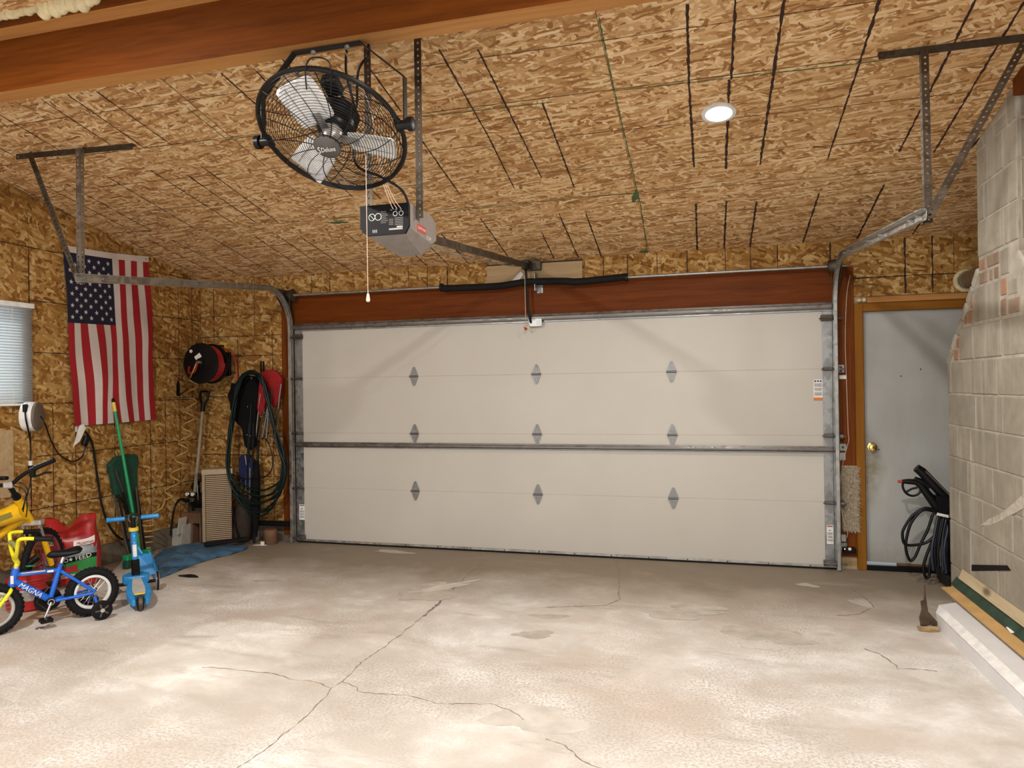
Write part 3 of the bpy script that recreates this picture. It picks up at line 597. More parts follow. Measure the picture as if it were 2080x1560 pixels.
for k in range(15): obj('screw', M().cyl((.2 + k * .32, -.012, .024), (.2 + k * .32, -.016, .024), .006, n=8), m_dkst, bt)
def sticker(px0, py0, px1, py1, kind):
    a = Bk(px0, py0, 0); b = Bk(px1, py1, 0); y = -.0045; w = b.x - a.x; h = a.z - b.z
    s = obj('warning_sticker', M().box((a.x, y, b.z), (b.x, y + .0012, a.z)), m_paper, gd, label='white printed warning label with orange foot' if kind == 1 else 'white printed caution label with red head')
    mm = M(); r = random.Random(px0)
    def ln(z, x0, x1, t): mm.box((x0, y - .0006, z - t), (x1, y, z))
    if kind == 1:
        obj('orange_foot', M().box((a.x, y - .0006, b.z), (b.x, y, b.z + h * .13)), m_orange, s)
        for k in range(3): obj('round_symbol', M().cyl((a.x + w * (.2 + .3 * k), y, a.z - h * .08), (a.x + w * (.2 + .3 * k), y - .0007, a.z - h * .08), w * .12, n=14), m_inkblue, s)
        z0, n_ = a.z - h * .2, 12; hh = h * .64
    else:
        obj('red_head', M().box((a.x + w * .08, y - .0006, a.z - h * .10), (b.x - w * .08, y, a.z - h * .04)), m_inkred if px0 > 1000 else m_ink, s)
        mm.prism([(-.2, 0), (-.05, .12), (.1, .02), (.22, -.1), (.05, -.06), (-.12, -.1)], (a.x + w / 2, y - .0004, a.z - h * .28), (w, 0, 0), (0, 0, w), .0006); z0, n_ = a.z - h * .40, 12; hh = h * .52
    for k in range(n_):
        if k % 4 == 3: continue
        e = r.uniform(.06, .16); ln(z0 - hh * k / n_, a.x + w * e, b.x - w * e, hh / n_ * .5)
    obj('text_line', mm, m_ink, s, kind='stuff')
sticker(1652, 771, 1671, 813, 1); sticker(1679, 1066, 1693, 1105, 2); sticker(608, 1024, 620, 1056, 2)

# ------------------------------------------------------------------ perforated angle iron
def perf(mm, p0, p1, side, w, pitch=.032, hr=.0062):
    p0 = V(p0); p1 = V(p1); L = (p1 - p0).length; d = (p1 - p0) / L; s = V(side); s = (s - d * s.dot(d)).normalized(); n = max(1, round(L / pitch)); pt = L / n; b = len(mm.v)
    for i in range(n):
        c = p0 + d * (pt * (i + .5)) + s * (w / 2); out = []; inn = []
        for k in range(8):
            a = 2 * pi * k / 8; x, y = cos(a), sin(a); q = max(abs(x), abs(y)); out.append(c + d * (x / q * pt / 2) + s * (y / q * w / 2)); inn.append(c + d * (x * hr) + s * (y * hr))
        mm.add(out + inn, [(k, (k + 1) % 8, 8 + (k + 1) % 8, 8 + k) for k in range(8)])
def angle(name, p0, p1, s1, s2, w, mt, parent, lab=None):
    mm = M(); perf(mm, p0, p1, s1, w); perf(mm, p0, p1, s2, w)
    return obj(name, mm, mt, parent, label=lab, mods=[('SOLIDIFY', dict(thickness=.0022, offset=0))])

# ------------------------------------------------------------------ tracks
def track(xs, side, zend, lab, ce_bar, diag, vtop):
    """xs: track centre x; side -1 left / +1 right of the door"""
    ym = -.045; R = .36; zh = 2.09 + R; t = thing('garage_door_track', (xs, ym, 0), lab, 'track', 'steel door tracks')
    def sweep(name, pts, mt):
        # C channel: web on the outer side, open towards the door
        mm = M(); pts = [V(p) for p in pts]; N_ = len(pts); pr = [(-.028, 0), (-.028, .024), (-.020, .030), (.020, .030), (.028, .024), (.028, 0), (.024, 0), (.024, .021), (.018, .026), (-.018, .026), (-.024, .021), (-.024, 0)]
        for i in range(N_):
            d = (pts[min(i + 1, N_ - 1)] - pts[max(i - 1, 0)]).normalized(); nx = V((side, 0, 0)); ny = d.cross(nx).normalized()
            for a, b in pr: mm.v.append(pts[i] + ny * a + nx * b)
        k = len(pr)
        for i in range(N_ - 1):
            for j in range(k): mm.f.append((i * k + j, i * k + (j + 1) % k, (i + 1) * k + (j + 1) % k, (i + 1) * k + j)); mm.mi.append(0)
        mm.f.append(tuple(range(k))); mm.f.append(tuple((N_ - 1) * k + j for j in range(k))[::-1]); mm.mi += [0, 0]
        return obj(name, mm, mt, t)
    sweep('vertical_track', [(xs, ym, .01), (xs, ym, 1.0), (xs, ym, 2.05)], m_track)
    cv = [(xs, ym - R + R * cos(a), 2.052 + .03 + R * sin(a)) for a in [pi / 2 * k / 12 for k in range(13)]]
    sweep('curved_track', [(xs, ym, 2.052)] + cv, m_track)
    e = V(zend); st = V(cv[-1]); st.y -= .003
    ht = sweep('horizontal_track', [st, (e.x, e.y, e.z)], m_track)
    for k in (.06, .14, .45, .6, .9, .97): q = st.lerp(e, k); obj('track_bolt', M().cyl(q + V((side * -.002, 0, 0)), q + V((side * .034, 0, 0)), .006, n=8), m_galv, ht)
    # flag bracket and jamb brackets
    mm = M().prism([(0, 2.0), (-.0, 2.46), (-.34, 2.46), (-.30, 2.40), (-.06, 2.18), (-.05, 2.0)], (xs + side * .035, .028, 0), (0, 1, 0), (0, 0, 1), .003); obj('flag_bracket', mm, m_dkst, t)
    for z in (.18, .9, 1.6): mm = M().box((xs + side * .03, -.06, z - .03), (xs + side * .034, .025, z + .03)).box((xs + side * .03, .021, z - .03), (xs + side * .085, .025, z + .03)).cyl((xs + side * .065, .02, z), (xs + side * .065, .012, z), .009, n=8); obj('jamb_bracket', mm, m_galv, t)
    # hangers
    c0, c1 = V(ce_bar[0]), V(ce_bar[1]); angle('ceiling_angle', c0, c1, (0, .9, -CS), (0, 0, -1), .038, m_dkst, t)
    angle('drop_hanger', vtop, (e.x + side * .035, e.y + .05, e.z - .03), (side, 0, 0), (0, 1, 0), .032, m_angle if side < 0 else m_dkst, t)
    angle('diagonal_brace', diag[0], diag[1], (0, 1, 0), (side * -.6, 0, -.6), .038, m_dkst, t)
le = Lw(158, 564, -.01); re_ = Lw(1872, 436, 4.88)
print('track ends', le, re_)
a, b = Ce(33, 313), Ce(270, 291); v = Ce(160, 300, .03); dg = Ce(55, 313, .05)
track(-.005, -1, (-.005, le.y, le.z), 'left galvanised garage door track hung from the ceiling before the flag', (a, b), (dg, (-.06, le.y + .02, le.z)), (-.065, v.y, v.z))
a, b = Ce(1784, 106), V((5.95, Ce(1784, 106).y, cz(Ce(1784, 106).y))); v = Ce(1873, 98, .03); dg = Ce(2092, 82, .05)
track(4.872, 1, (4.872, re_.y, re_.z), 'right galvanised garage door track hung from the ceiling near the chimney', (a, b), (dg, (4.925, re_.y, re_.z - .02)), (4.935, v.y, v.z))

# ------------------------------------------------------------------ torsion shaft
ts = thing('torsion_shaft', (2.44, -.07, 2.42), 'steel torsion shaft with black spring sleeve across the header', 'spring shaft')
za, zb = Bk(590, 598, -.07), Bk(1693, 543, -.07); SZ = (za.z + zb.z) / 2
obj('shaft', M().cyl((-.13, -.07, SZ), (4.97, -.07, SZ), .0125, n=14), m_galv, ts, True)
x0, x1 = Bk(897, 580, -.07).x, Bk(1273, 562, -.07).x; xm = Bk(1075, 572, -.07).x
pts = smooth([(x0, -.07, SZ - .012), (x0 + .5, -.07, SZ - .018), (xm - .15, -.07, SZ - .005), (xm, -.07, SZ + .006), (xm + .3, -.07, SZ - .004), (x1 - .4, -.07, SZ - .016), (x1, -.07, SZ + .004)], 6)
obj('spring_sleeve', M().tube(pts, .031, 16), m_rubber, ts, True)
for x in (x0, x1): obj('winding_cone', M().cyl((x - .012, -.07, SZ), (x + .012, -.07, SZ), .036, n=16), m_blackm, ts, True)
for x in (-.005, 4.88): obj('cable_drum', M().lathe([(.02, -.05), (.045, -.045), (.045, -.035), (.05, -.03), (.056, .03), (.062, .034), (.062, .042), (.02, .045)], (x, -.07, SZ), (1, 0, 0), 20), m_dkst, ts, True)
mm = M().box((xm + .05, -.09, SZ - .075), (xm + .055, YW - .013, SZ + .09), None, .001).box((xm + .05, YW - .017, SZ - .085), (xm + .10, YW - .0125, SZ + .10)).cyl((xm + .075, YW - .014, SZ - .075), (xm + .075, YW - .024, SZ - .075), .01, n=8); obj('center_bracket', mm, m_galv, ts)
for x in (.02, 4.855): obj('lift_cable', M().tube([(x, -.12, SZ - .01), (x, -.06, 1.2), (x, -.05, .06)], .0018, 5), m_dkst, ts)
q0, q1 = Bk(990, 541), Bk(1184, 568)
hd = obj('header_board', M().box((q0.x, YW - .02, q1.z), (q1.x, YW, q0.z), None, .002), m_ply, None); tag(hd, 'grey plywood mounting board behind the black spring sleeve', 'board')
obj('board_edge', M().box((q0.x, YW - .022, q0.z - .004), (q1.x, YW - .019, q0.z + .008)), m_black, hd)

# ------------------------------------------------------------------ opener
oy = -3.0
c_ll = Bk(735, 478, oy); c_ul = Bk(729, 419, oy); c_ur = Bk(826, 411, oy); c_lr = Bk(833, 474, oy)
zt, zb_ = (c_ul.z + c_ur.z) / 2, (c_ll.z + c_lr.z) / 2; xl_, xr_ = c_ul.x + .005, (c_ur.x + c_lr.x) / 2; hgt = zt - zb_; dep = .34
print('opener', xl_, xr_, zt, zb_)
op = thing('garage_door_opener', ((xl_ + xr_) / 2, oy + dep / 2, zb_), 'grey and black ceiling garage door opener on slotted hangers', 'door opener')
P = [(xl_, zt), (xr_, zt), (xr_, zb_ + .06), (xr_ - .05, zb_ - .02), (xl_ + .07, zb_ - .02), (xl_, zb_ + .06)]
mm = M().prism([(xl_, zt), (xr_ - .003, zt), (xr_, zt - .01), (xr_, zb_ + .035), (xr_ - .02, zb_), (xl_ + .035, zb_), (xl_, zb_ + .035)], (0, oy + .012, 0), (1, 0, 0), (0, 0, 1), .02); fr = obj('rear_panel', mm, m_gloss, op)
mm = M(); Q = [(xl_, zt, 0), (xr_, zt, 0), (xr_, zb_ + .03, 0), (xr_ - .02, zb_, 0), (xl_ + .035, zb_, 0), (xl_, zb_ + .03, 0)]; Q2 = [(xl_, zt, 0), (xr_, zt, 0), (xr_, zb_, 0), (xr_ - .055, zb_ - .055, 0), (xl_ + .08, zb_ - .055, 0), (xl_, zb_ - .005, 0)]
ks = (0, .10, .80, 1.0); vs = []
for k in ks:
    f = min(1, k / .45); sh = .03 * (k == 1.0)
    for (a1, b1, _), (a2, b2, _) in zip(Q, Q2): vs.append((a1 + (a2 - a1) * f, oy + .02 + dep * k, b1 + (b2 - b1) * f - (sh if b1 == zt else -sh)))
fs = [tuple(range(6))] + [(i * 6 + j, i * 6 + (j + 1) % 6, (i + 1) * 6 + (j + 1) % 6, (i + 1) * 6 + j) for i in range(3) for j in range(6)] + [tuple(18 + j for j in range(6))[::-1]]
obj('housing', mm.add(vs, fs), m_greyp, op)
yF = oy + .0015
mm = M()
for cx in (.17, .30): mm.torus((xl_ + cx * (xr_ - xl_) + .02, yF, zb_ + hgt * .60), (0, 1, 0), .0165, .0015, 20, 5)
w_ = xr_ - xl_
mm.bar((xl_ + .17 * w_ + .01, yF, zb_ + hgt * .67), (xl_ + .17 * w_ + .03, yF, zb_ + hgt * .53), .002, .001, (0, 1, 0))
for cx in (.73, .85): mm.torus((xl_ + cx * w_, yF, zb_ + hgt * .66), (0, 1, 0), .011, .0013, 16, 5)
obj('panel_symbol', mm, m_paper, fr)
mm = M()
for k in range(7): mm.box((xl_ + .43 * w_, yF - .0005, zb_ + hgt * (.74 - .06 * k)), (xl_ + (.54 + .02 * (k % 3)) * w_, yF, zb_ + hgt * (.77 - .06 * k)))
for k in range(5): mm.box((xl_ + .72 * w_, yF - .0005, zb_ + hgt * (.50 - .055 * k)), (xl_ + .89 * w_, yF, zb_ + hgt * (.53 - .055 * k)))
for k in range(4): mm.box((xl_ + .60 * w_, yF - .0005, zb_ + hgt * (.47 - .055 * k)), (xl_ + .69 * w_, yF, zb_ + hgt * (.50 - .055 * k)))
obj('panel_print', mm, plain('faint print', (.13, .115, .10), .6), fr, kind='stuff')
mm = M().box((xl_ + .60 * w_, yF - .0008, zb_ + hgt * .13), (xl_ + .88 * w_, yF, zb_ + hgt * .19)); obj('panel_label', mm, m_greyp2, fr); mm = M().box((xl_ + .76 * w_, yF - .0008, zb_ + hgt * .20), (xl_ + .88 * w_, yF, zb_ + hgt * .25))
for k in range(3): obj('panel_label', M().box((xl_ + (.26 + .035 * k) * w_, yF - .0008, zb_ + hgt * .08), (xl_ + (.28 + .035 * k) * w_, yF, zb_ + hgt * .18)), m_greyp2, fr)
obj('panel_label', mm, plain('dull label', (.45, .45, .42), .6), fr)
for k in range(3): mm = M().cyl((xl_ + (.66 + .10 * k) * w_, oy + .002, zt - hgt * .22), (xl_ + (.66 + .10 * k) * w_, oy - .008, zt - hgt * .22), .004, n=8); obj('terminal', mm, m_galv, fr)
yc = oy + .02 + dep * .42; xx = xr_ + .0008
lp = obj('brand_plate', M().box((xr_, yc - .055, zb_ + .032), (xr_ + .0012, yc + .055, zb_ + .068)), m_inkred, op); text('lettering', 'CRAFTSMAN', (xr_ + .0014, yc, zb_ + .050), (0, 1, 0), (0, 0, 1), .014, m_paper, lp, width=.095)
text('lettering', '1/2 HP', (xr_ + .0004, oy + .02 + dep * .70, zb_ + .022), (0, 1, 0), (0, 0, 1), .020, m_paper, op, width=.06)
rx = (xl_ + xr_) / 2 + .02; hb_ = Bk(1075, 541, .0); r0 = V((rx, oy + dep + .0, zb_ + hgt * .45)); r1 = V((hb_.x, -.02, hb_.z + .0))
print('rail', r0, r1)
mm = M().bar(r0, r1, .03, .044, (0, 0, 1), .003); rl = obj('rail', mm, m_dkst, op)
obj('drive_chain', M().tube(smooth([r0 + V((.03, 0, -.05)), r0.lerp(r1, .35) + V((.02, 0, -.062)), r0.lerp(r1, .7) + V((.01, 0, -.045)), r1 + V((0, -.1, -.02))], 8), .0045, 6), m_galv, op)
obj('trolley', M().box((r1.x - .035, r1.y - .12, r1.z - .045), (r1.x + .035, r1.y - .02, r1.z + .035), None, .006), m_blackm, op)
obj('header_bracket', M().box((r1.x - .02, -.02, r1.z - .04), (r1.x + .11, YW - .02, r1.z + .045), None, .004).cyl((r1.x + .09, -.02, r1.z - .03), (r1.x + .09, -.03, r1.z - .03), .012, n=10), m_dkst, op)
pts = [Bk(*p, -.06) for p in ((1068, 545), (1070, 580), (1073, 625), (1076, 645))] + [Bk(1079, 655, -.045), Bk(1086, 657, -.02)]
obj('door_arm', M().tube(smooth(pts, 5), .011, 8), m_blackm, op, True)
pq = Bk(1089, 656, 0); pl = obj('arm_plate', M().box((pq.x - .065, -.05, pq.z - .035), (pq.x + .065, -.044, pq.z + .035), None, .002), m_galv, op)
obj('plate_hole', M().cyl((pq.x + .03, -.049, pq.z), (pq.x + .03, -.052, pq.z), .016, n=12), m_white, pl)
# safety release cord
rc = Bk(1066, 560, -.10); rb = Bk(1068, 664, -.10); mm = M().tube([rc, rb], .0025, 6); oc = obj('release_cord', mm, m_wire, op)
mm = M().bar((rb.x - .018, rb.y, rb.z - .006), (rb.x + .012, rb.y, rb.z - .012), .012, .022, (0, 1, 0), .003).ball((rb.x, rb.y, rb.z - .02), .012, 8); obj('release_handle', mm, m_red, oc); obj('release_tag', M().prism([(0, 0), (.03, .008), (.03, -.012)], (rb.x + .004, rb.y - .008, rb.z - .006), (1, 0, 0), (0, 0, 1), .002), m_yelp, oc)
t0 = Bk(1052, 565, -.04); tg = obj('paper_tag', M().prism([(-.05, -.035), (.035, .045), (.06, .02), (.02, -.035)], Bk(1050, 562, .01), (1, 0, 0), (0, 0, 1), .001), m_paper, op)
for px, top, bx in ((840, 88, 0), (728, 97, 1)):
    xw = (xr_ + .004) if not bx else xl_ - .012
    yh = oy + .09; angle('slotted_hanger', (xw, yh, zt - .06 if not bx else zt - .02), (xw, yh, cz(yh) - .002), (1, 0, 0), (0, 1, 0), .036, m_dkst, op)
# wires and power cord up to the beam
for k in range(3): mm = M().tube(smooth([(xl_ + (.70 + .08 * k) * w_, oy - .004, zt - hgt * .2), (xl_ + (.62 + .05 * k) * w_, oy - .02, zt + .03), (xl_ + (.5 + .03 * k) * w_, oy - .04, zt + .16), (xl_ + .42 * w_, oy - .10, zt + .45), (xl_ + .3 * w_, -3.32, 3.05)], 6), .0018, 5); obj('bell_wire', mm, m_wire, op)
obj('power_cord', M().tube(smooth([(xr_ - .005, oy + .02, zt - .01), (xr_ - .03, oy - .01, zt + .06), (xr_ - .12, oy - .05, zt + .12), (xr_ - .25, oy - .06, zt + .20), (xl_ + .03, oy - .09, zt + .42), (xl_ + .02, -3.16, zt + .6), (xr_ - .14, -3.31, 3.10)], 7), .006, 7), m_black, op, True)

# ------------------------------------------------------------------ recessed light
rp = Ce(1460, 228); rlg = thing('recessed_light', rp, 'round lit recessed downlight in the strand board ceiling', 'ceiling light')
nz = -nc
obj('trim_ring', M().lathe([(.068, .000), (.075, -.012), (.095, -.010), (.098, 0)], rp - nz * .001, nz, 36, False), m_white, rlg, True)
obj('lamp_lens', M().lathe([(.001, -.006), (.05, -.0065), (.070, -.004)], rp, nz, 32, True), m_lamp, rlg, True)
# ================================================================== CAGE FAN
fc = meet(675, 271, (0, -3.42, 0), (0, 1, 0)); R_ = .315
tl = rad(59); fn_ = V((0, -cos(tl), -sin(tl))); fu = V((1, 0, 0)); fv = fn_.cross(fu) * -1      # face normal, pivot axis, up the face
if fv.z < 0: fv = -fv
fan = thing('cage_fan', (fc.x, -3.385, 3.0), 'black wire cage fan with white blades hung from the roof beam', 'fan')
def fp_(a, r, d): return fc + fu * (r * cos(a)) + fv * (r * sin(a)) + fn_ * d
def dome(r, front):                       # cage profile
    t = min(1, r / R_); return (.075 * (1 - t ** 3.2) + .012) if front else -(.115 * (1 - t ** 3.0) + .012)
for nm, front, n_ in (('front_guard', True, 25), ('rear_guard', False, 17)):
    mm = M(); r0_ = .058 if front else .09
    for i in range(n_):
        r = r0_ + (R_ - r0_) * i / (n_ - 1); mm.tube([fp_(2 * pi * k / 44, r, dome(r, front)) for k in range(44)], .0014, 4, True)
    for j in range(14 if front else 12):
        a0 = 2 * pi * j / (14 if front else 12); sw = .42 if front else -.5
        mm.tube([fp_(a0 + sw * (i / 8) ** 1.4, r0_ + (R_ - r0_) * i / 8, dome(r0_ + (R_ - r0_) * i / 8, front) + (.003 if front else -.003)) for i in range(9)], .0021, 4)
    obj(nm, mm, m_blackm, fan, True, kind='stuff')
obj('rim', M().tube([fp_(2 * pi * k / 64, R_ + .003, 0) for k in range(64)], .0105, 8, True), m_blackm, fan, True)
obj('emblem', M().lathe([(.060, 0), (.060, .010), (.050, .018), (.001, .0215)], fc + fn_ * .078, fn_, 32), m_dgrey, fan, True)
text('lettering', 'Deluxe', fc + fn_ * .0985 + fu * .008, fu, fv, .024, m_paper, fan, .003, .068, .35)
text('lettering', 'S', fc + fn_ * .0985 - fu * .034, fu, fv, .034, m_paper, fan, .003, .018, .35)
for ang in (98, 218, -22):                          # three pitched blades
    a = rad(ang); d = fu * cos(a) + fv * sin(a); q = fn_.cross(d)
    def bp(u, v):
        r = .075 + .205 * u; wdt = .074 + .010 * min(1, u * 1.6); s = (v - .5) * 2
        rr = r - .014 * (abs(s) ** 10) * (u > .85) + .014 * (abs(s) ** 10) * (u < .12); tw = rad(20 - 4 * u)
        return fc + d * rr + (q * cos(tw) + fn_ * sin(tw)) * (s * wdt) + fn_ * (.022 - .012 * (1 - s * s))
    b = obj('blade', M().grid(bp, 16, 14), m_bladew, fan, True, mods=[('SOLIDIFY', dict(thickness=.002, offset=0))])
    mm = M()
    for s in (.22, .78): mm.tube([bp(u / 10, s) + fn_ * .002 for u in range(1, 10)], .0022, 5)
    obj('blade_rib', mm, m_greyp2, b)
    obj('blade_arm', M().bar(fc + d * .02 + fn_ * .020, fc + d * .12 + fn_ * .017, .04, .004, fn_, .001), m_galv, b)
obj('hub', M().lathe([(.045, -.03), (.045, .025), (.03, .045), (.001, .05)], fc, fn_, 24), m_silver, fan, True)
obj('motor', M().lathe([(.03, -.16), (.072, -.15), (.085, -.13), (.085, -.04), (.07, -.015), (.02, -.01)], fc, fn_, 28), m_blackm, fan, True)
obj('motor_fin', M().lathe([(.086, -.125), (.091, -.12), (.091, -.115), (.086, -.11), (.091, -.10), (.091, -.095), (.086, -.09), (.091, -.08), (.091, -.075), (.086, -.07)], fc, fn_, 28, False), m_blackm, fan, True)
obj('junction_box', M().bar(fc - fn_ * .15 + fv * .085 + fu * .02, fc - fn_ * .15 + fv * .17 + fu * .02, .07, .05, fn_, .006), m_blackm, fan)
# yoke bracket under the beam
b0, b1 = Fl(602, 110, 2.996), Fl(742, 94, 2.996); yb = -3.385
pl_, pr_ = fc - fu * (R_ + .028), fc + fu * (R_ + .028)
mm = M(); zt_ = 2.996; kx = .235
pts = [(pl_.x, fc.y, fc.z), (pl_.x, fc.y, fc.z + .20), (b0.x, yb, zt_ - .004), (b1.x, yb, zt_ - .004), (pr_.x, fc.y, fc.z + .20), (pr_.x, fc.y, fc.z)]
for p, q in zip(pts[:-1], pts[1:]): mm.bar(p, q, .034, .0055, (1, 0, .001) if abs(V(q).x - V(p).x) < .2 else (0, 0, 1), .001)
mm = M(); 
def strap(P, w, t):
    P = [V(p) for p in P]
    for p, q in zip(P[:-1], P[1:]):
        d = (q - p).normalized(); side_ = V((0, 1, 0)); side_ = (side_ - d * side_.dot(d)).normalized(); mm.bar(p - d * .002, q + d * .002, w, t, d.cross(side_), .001)
strap(pts, .034, .0055)
obj('yoke', mm, m_blackm, fan)
for s, p in ((-1, pl_), (1, pr_)):
    pv = obj('pivot', M().cyl(p - fu * (s * .035), p + fu * (s * .012), .020, n=16), m_blackm, fan, True)
    obj('pivot_knob', M().lathe([(.012, 0), (.030, .004), (.030, .026), (.02, .030)], p + fu * (s * .010), fu * s, 10), m_black, pv, True)
    obj('pivot_block', M().bar(p - fu * (s * .03) - fv * .03, p - fu * (s * .03) + fv * .03, .02, .03, fu, .003), m_blackm, pv)
for px, py in ((642, 108), (711, 98)): q = Fl(px, py, 2.99); obj('lag_bolt', M().cyl((q.x, yb, 2.992), (q.x, yb, 2.975), .011, n=6), m_galv, fan)
obj('power_cord', M().tube(smooth([fc - fn_ * .15 + fv * .16 + fu * .03, (b1.x - .10, fc.y + .16, fc.z + .16), (b1.x - .05, fc.y + .10, 2.90), (b1.x + .0, yb + .06, 2.965), (b1.x + .03, yb + .01, 2.985)], 7), .006, 7), m_black, fan, True)
obj('cord_loop', M().tube(smooth([fp_(rad(84), R_ * .82, .05), fp_(rad(82), R_ + .01, .01), fp_(rad(78), R_ + .035, -.02), fp_(rad(68), R_ + .035, -.02), fp_(rad(64), R_ + .01, .01), fp_(rad(62), R_ * .80, .05)], 6), .003, 6), m_black, fan, True)
ch0 = meet(744, 388, (0, fc.y + .02, 0), (0, 1, 0)); ch1 = meet(748, 604, (0, fc.y + .02, 0), (0, 1, 0))
pc = obj('pull_cord', M().tube([(ch0.x, ch0.y, ch0.z + .25), ch0, (ch0.x + .002, ch1.y, ch1.z)], .0016, 5), m_wire, fan)
obj('pull_knob', M().lathe([(.002, .022), (.005, .018), (.0085, -.004), (.0085, -.012), (.004, -.016)], (ch0.x + .002, ch1.y, ch1.z - .004), (0, 0, 1), 14), plain('ivory', (.80, .62, .45), .5), pc, True)

# ================================================================== FLAG
FX = XL + .022; T0, T1 = Lw(127, 497, FX), Lw(301, 521, FX); B0, B1 = Lw(150, 866, FX), Lw(316, 852, FX)
fg = thing('flag', (XL, -1.1, 1.22), 'red white and blue striped flag hanging on the left wall', 'flag')
def fpt(u, v, lift=0):      # u across 0..1, v down 0..1
    t = V(T0).lerp(V(T1), u); b = V(B0).lerp(V(B1), u); p = t.lerp(b, v)
    w = sin(u * 21 + v * 1.7) * .007 * v + sin(u * 9 - v * 3) * .009 * v + .012 * v + sin(v * 26 + 1) * .0012
    return V((FX + max(-.018, w) + lift, p.y + (.012 * sin(u * 13 + v * 5.2) + .008 * sin(v * 9 + u * 5)) * min(1, v * 2), p.z - .012 * sin(pi * u) * (1 - v)))
hv = .035
obj('header_band', M().grid(lambda a, b: fpt(a, b * hv, .001), 14, 2), m_fw, fg, True)
for u in (.035, .965): obj('grommet', M().torus(fpt(u, hv * .5, .003), (1, 0, 0), .008, .003, 14, 6), m_brass, fg, True)
for k in range(13):
    u0, u1 = k / 13, (k + 1) / 13; v0 = .425 if k < 7 else hv
    obj('stripe', M().grid(lambda a, b: fpt(u0 + (u1 - u0) * a, v0 + (1 - v0) * b), 3, 40), m_fr if k % 2 == 0 else m_fw, fg, True)
obj('canton', M().grid(lambda a, b: fpt(a * 7 / 13, hv + (.425 - hv) * b), 16, 24), m_fb, fg, True)
for i in range(11):
    for j in range(9):
        if (i + j) % 2 == 0:
            u = (j + 1) / 10 * 7 / 13; v = hv + (i + 1) / 12 * (.425 - hv); c = fpt(u, v, .0015); uy = (fpt(u, v + .01) - fpt(u, v)).normalized(); ux = (fpt(u + .01, v) - fpt(u, v)).normalized(); P = []
            for k in range(10): a = pi / 2 + pi * k / 5 + .2 * sin(i * 3 + j); r = .0205 if k % 2 == 0 else .0085; P.append((r * cos(a), r * sin(a)))
            obj('star', M().prism(P, c, ux, -uy, .001), m_fw, fg)

# ================================================================== BLIND
bl = thing('window_blind', (XL, -2.45, WZ0), 'closed white slatted blind glowing with daylight on left window', 'blind')
yb0, yb1 = -3.0, Lw(65, 700, XL + .02).y
obj('head_rail', M().box((XL + .001, yb0, WZ1 - .022), (XL + .045, yb1 + .006, WZ1 + .016), None, .003), m_white, bl)
zb0 = WZ0 + .0; ns = 34
sm = M().add([(XL + .012, yb0, .0125), (XL + .021, yb0, .001), (XL + .030, yb0, -.0120), (XL + .012, yb1, .0125), (XL + .021, yb1, .001), (XL + .030, yb1, -.0120)], [(0, 1, 4, 3), (1, 2, 5, 4)])
sl0 = None
for k in range(ns):
    z = zb0 + .02 + (WZ1 - .035 - zb0) * (k + .5) / ns
    if sl0 is None: sl0 = obj('slat', sm, m_slat, bl, True, mods=[('SOLIDIFY', dict(thickness=.0008))]); o = sl0
    else: o = sl0.copy(); COL.objects.link(o)
    o.location.z = z
obj('bottom_rail', M().box((XL + .008, yb0, zb0 - .005), (XL + .034, yb1, zb0 + .012), None, .003), m_white, bl)
for y in (-2.05, -2.45, -2.85): obj('ladder_cord', M().tube([(XL + .032, y, WZ1 - .02), (XL + .033, y, zb0)], .0012, 5), m_white, bl)

# ================================================================== LEFT WALL ODDS
# white cord reel
rc_ = Lw(64, 846, XL + .09); ax = V((.874, .48, 0)).normalized(); rt = thing('cord_reel', (XL, rc_.y, rc_.z - .11), 'white retractable cord reel on left wall under the blind', 'cord reel')
obj('drum', M().lathe([(.085, -.052), (.105, -.046), (.112, -.03), (.112, .02), (.105, .034)], rc_, ax, 30), m_white, rt, True)
obj('side_plate', M().lathe([(.106, .034), (.106, .052), (.09, .058), (.03, .060), (.001, .060)], rc_, ax, 30), plain('grey brown plate', (.145, .115, .09), .5), rt, True)
obj('wall_bracket', M().box((XL, rc_.y - .03, rc_.z - .03), (XL + .06, rc_.y + .03, rc_.z + .03), None, .004), m_white, rt)
fq = rc_ + ax.cross(V((0, 0, 1))) * .095 - ax * .004; obj('cord_outlet', M().bar(fq + V((0, 0, .035)), fq + V((0, 0, .095)), .035, .03, ax, .006), m_black, rt)
e = Lw(62, 936, XL + .10); cdn = obj('drop_cord', M().tube(smooth([fq + V((.02, -.02, .06)), fq + V((.04, -.03, -.02)), (e.x, e.y, e.z + .15), e], 6), .006, 7), m_black, rt, True)
obj('plug_end', M().cyl(e, e + V((0, 0, -.035)), .014, n=12), m_white, cdn); obj('plug_body', M().cyl(e + V((0, 0, -.035)), e + V((0, 0, -.075)), .017, n=12), m_black, cdn)
s0_ = rc_ + ax * .062; cx_ = XL + .03
obj('side_cord', M().tube(smooth([s0_ + ax * .0, Lw(92, 862, cx_ + .05), Lw(102, 890, cx_), Lw(118, 920, cx_), Lw(145, 937, cx_), Lw(166, 928, cx_), Lw(174, 905, cx_), Lw(173, 893, cx_)], 7), .0055, 7), m_black, rt, True)
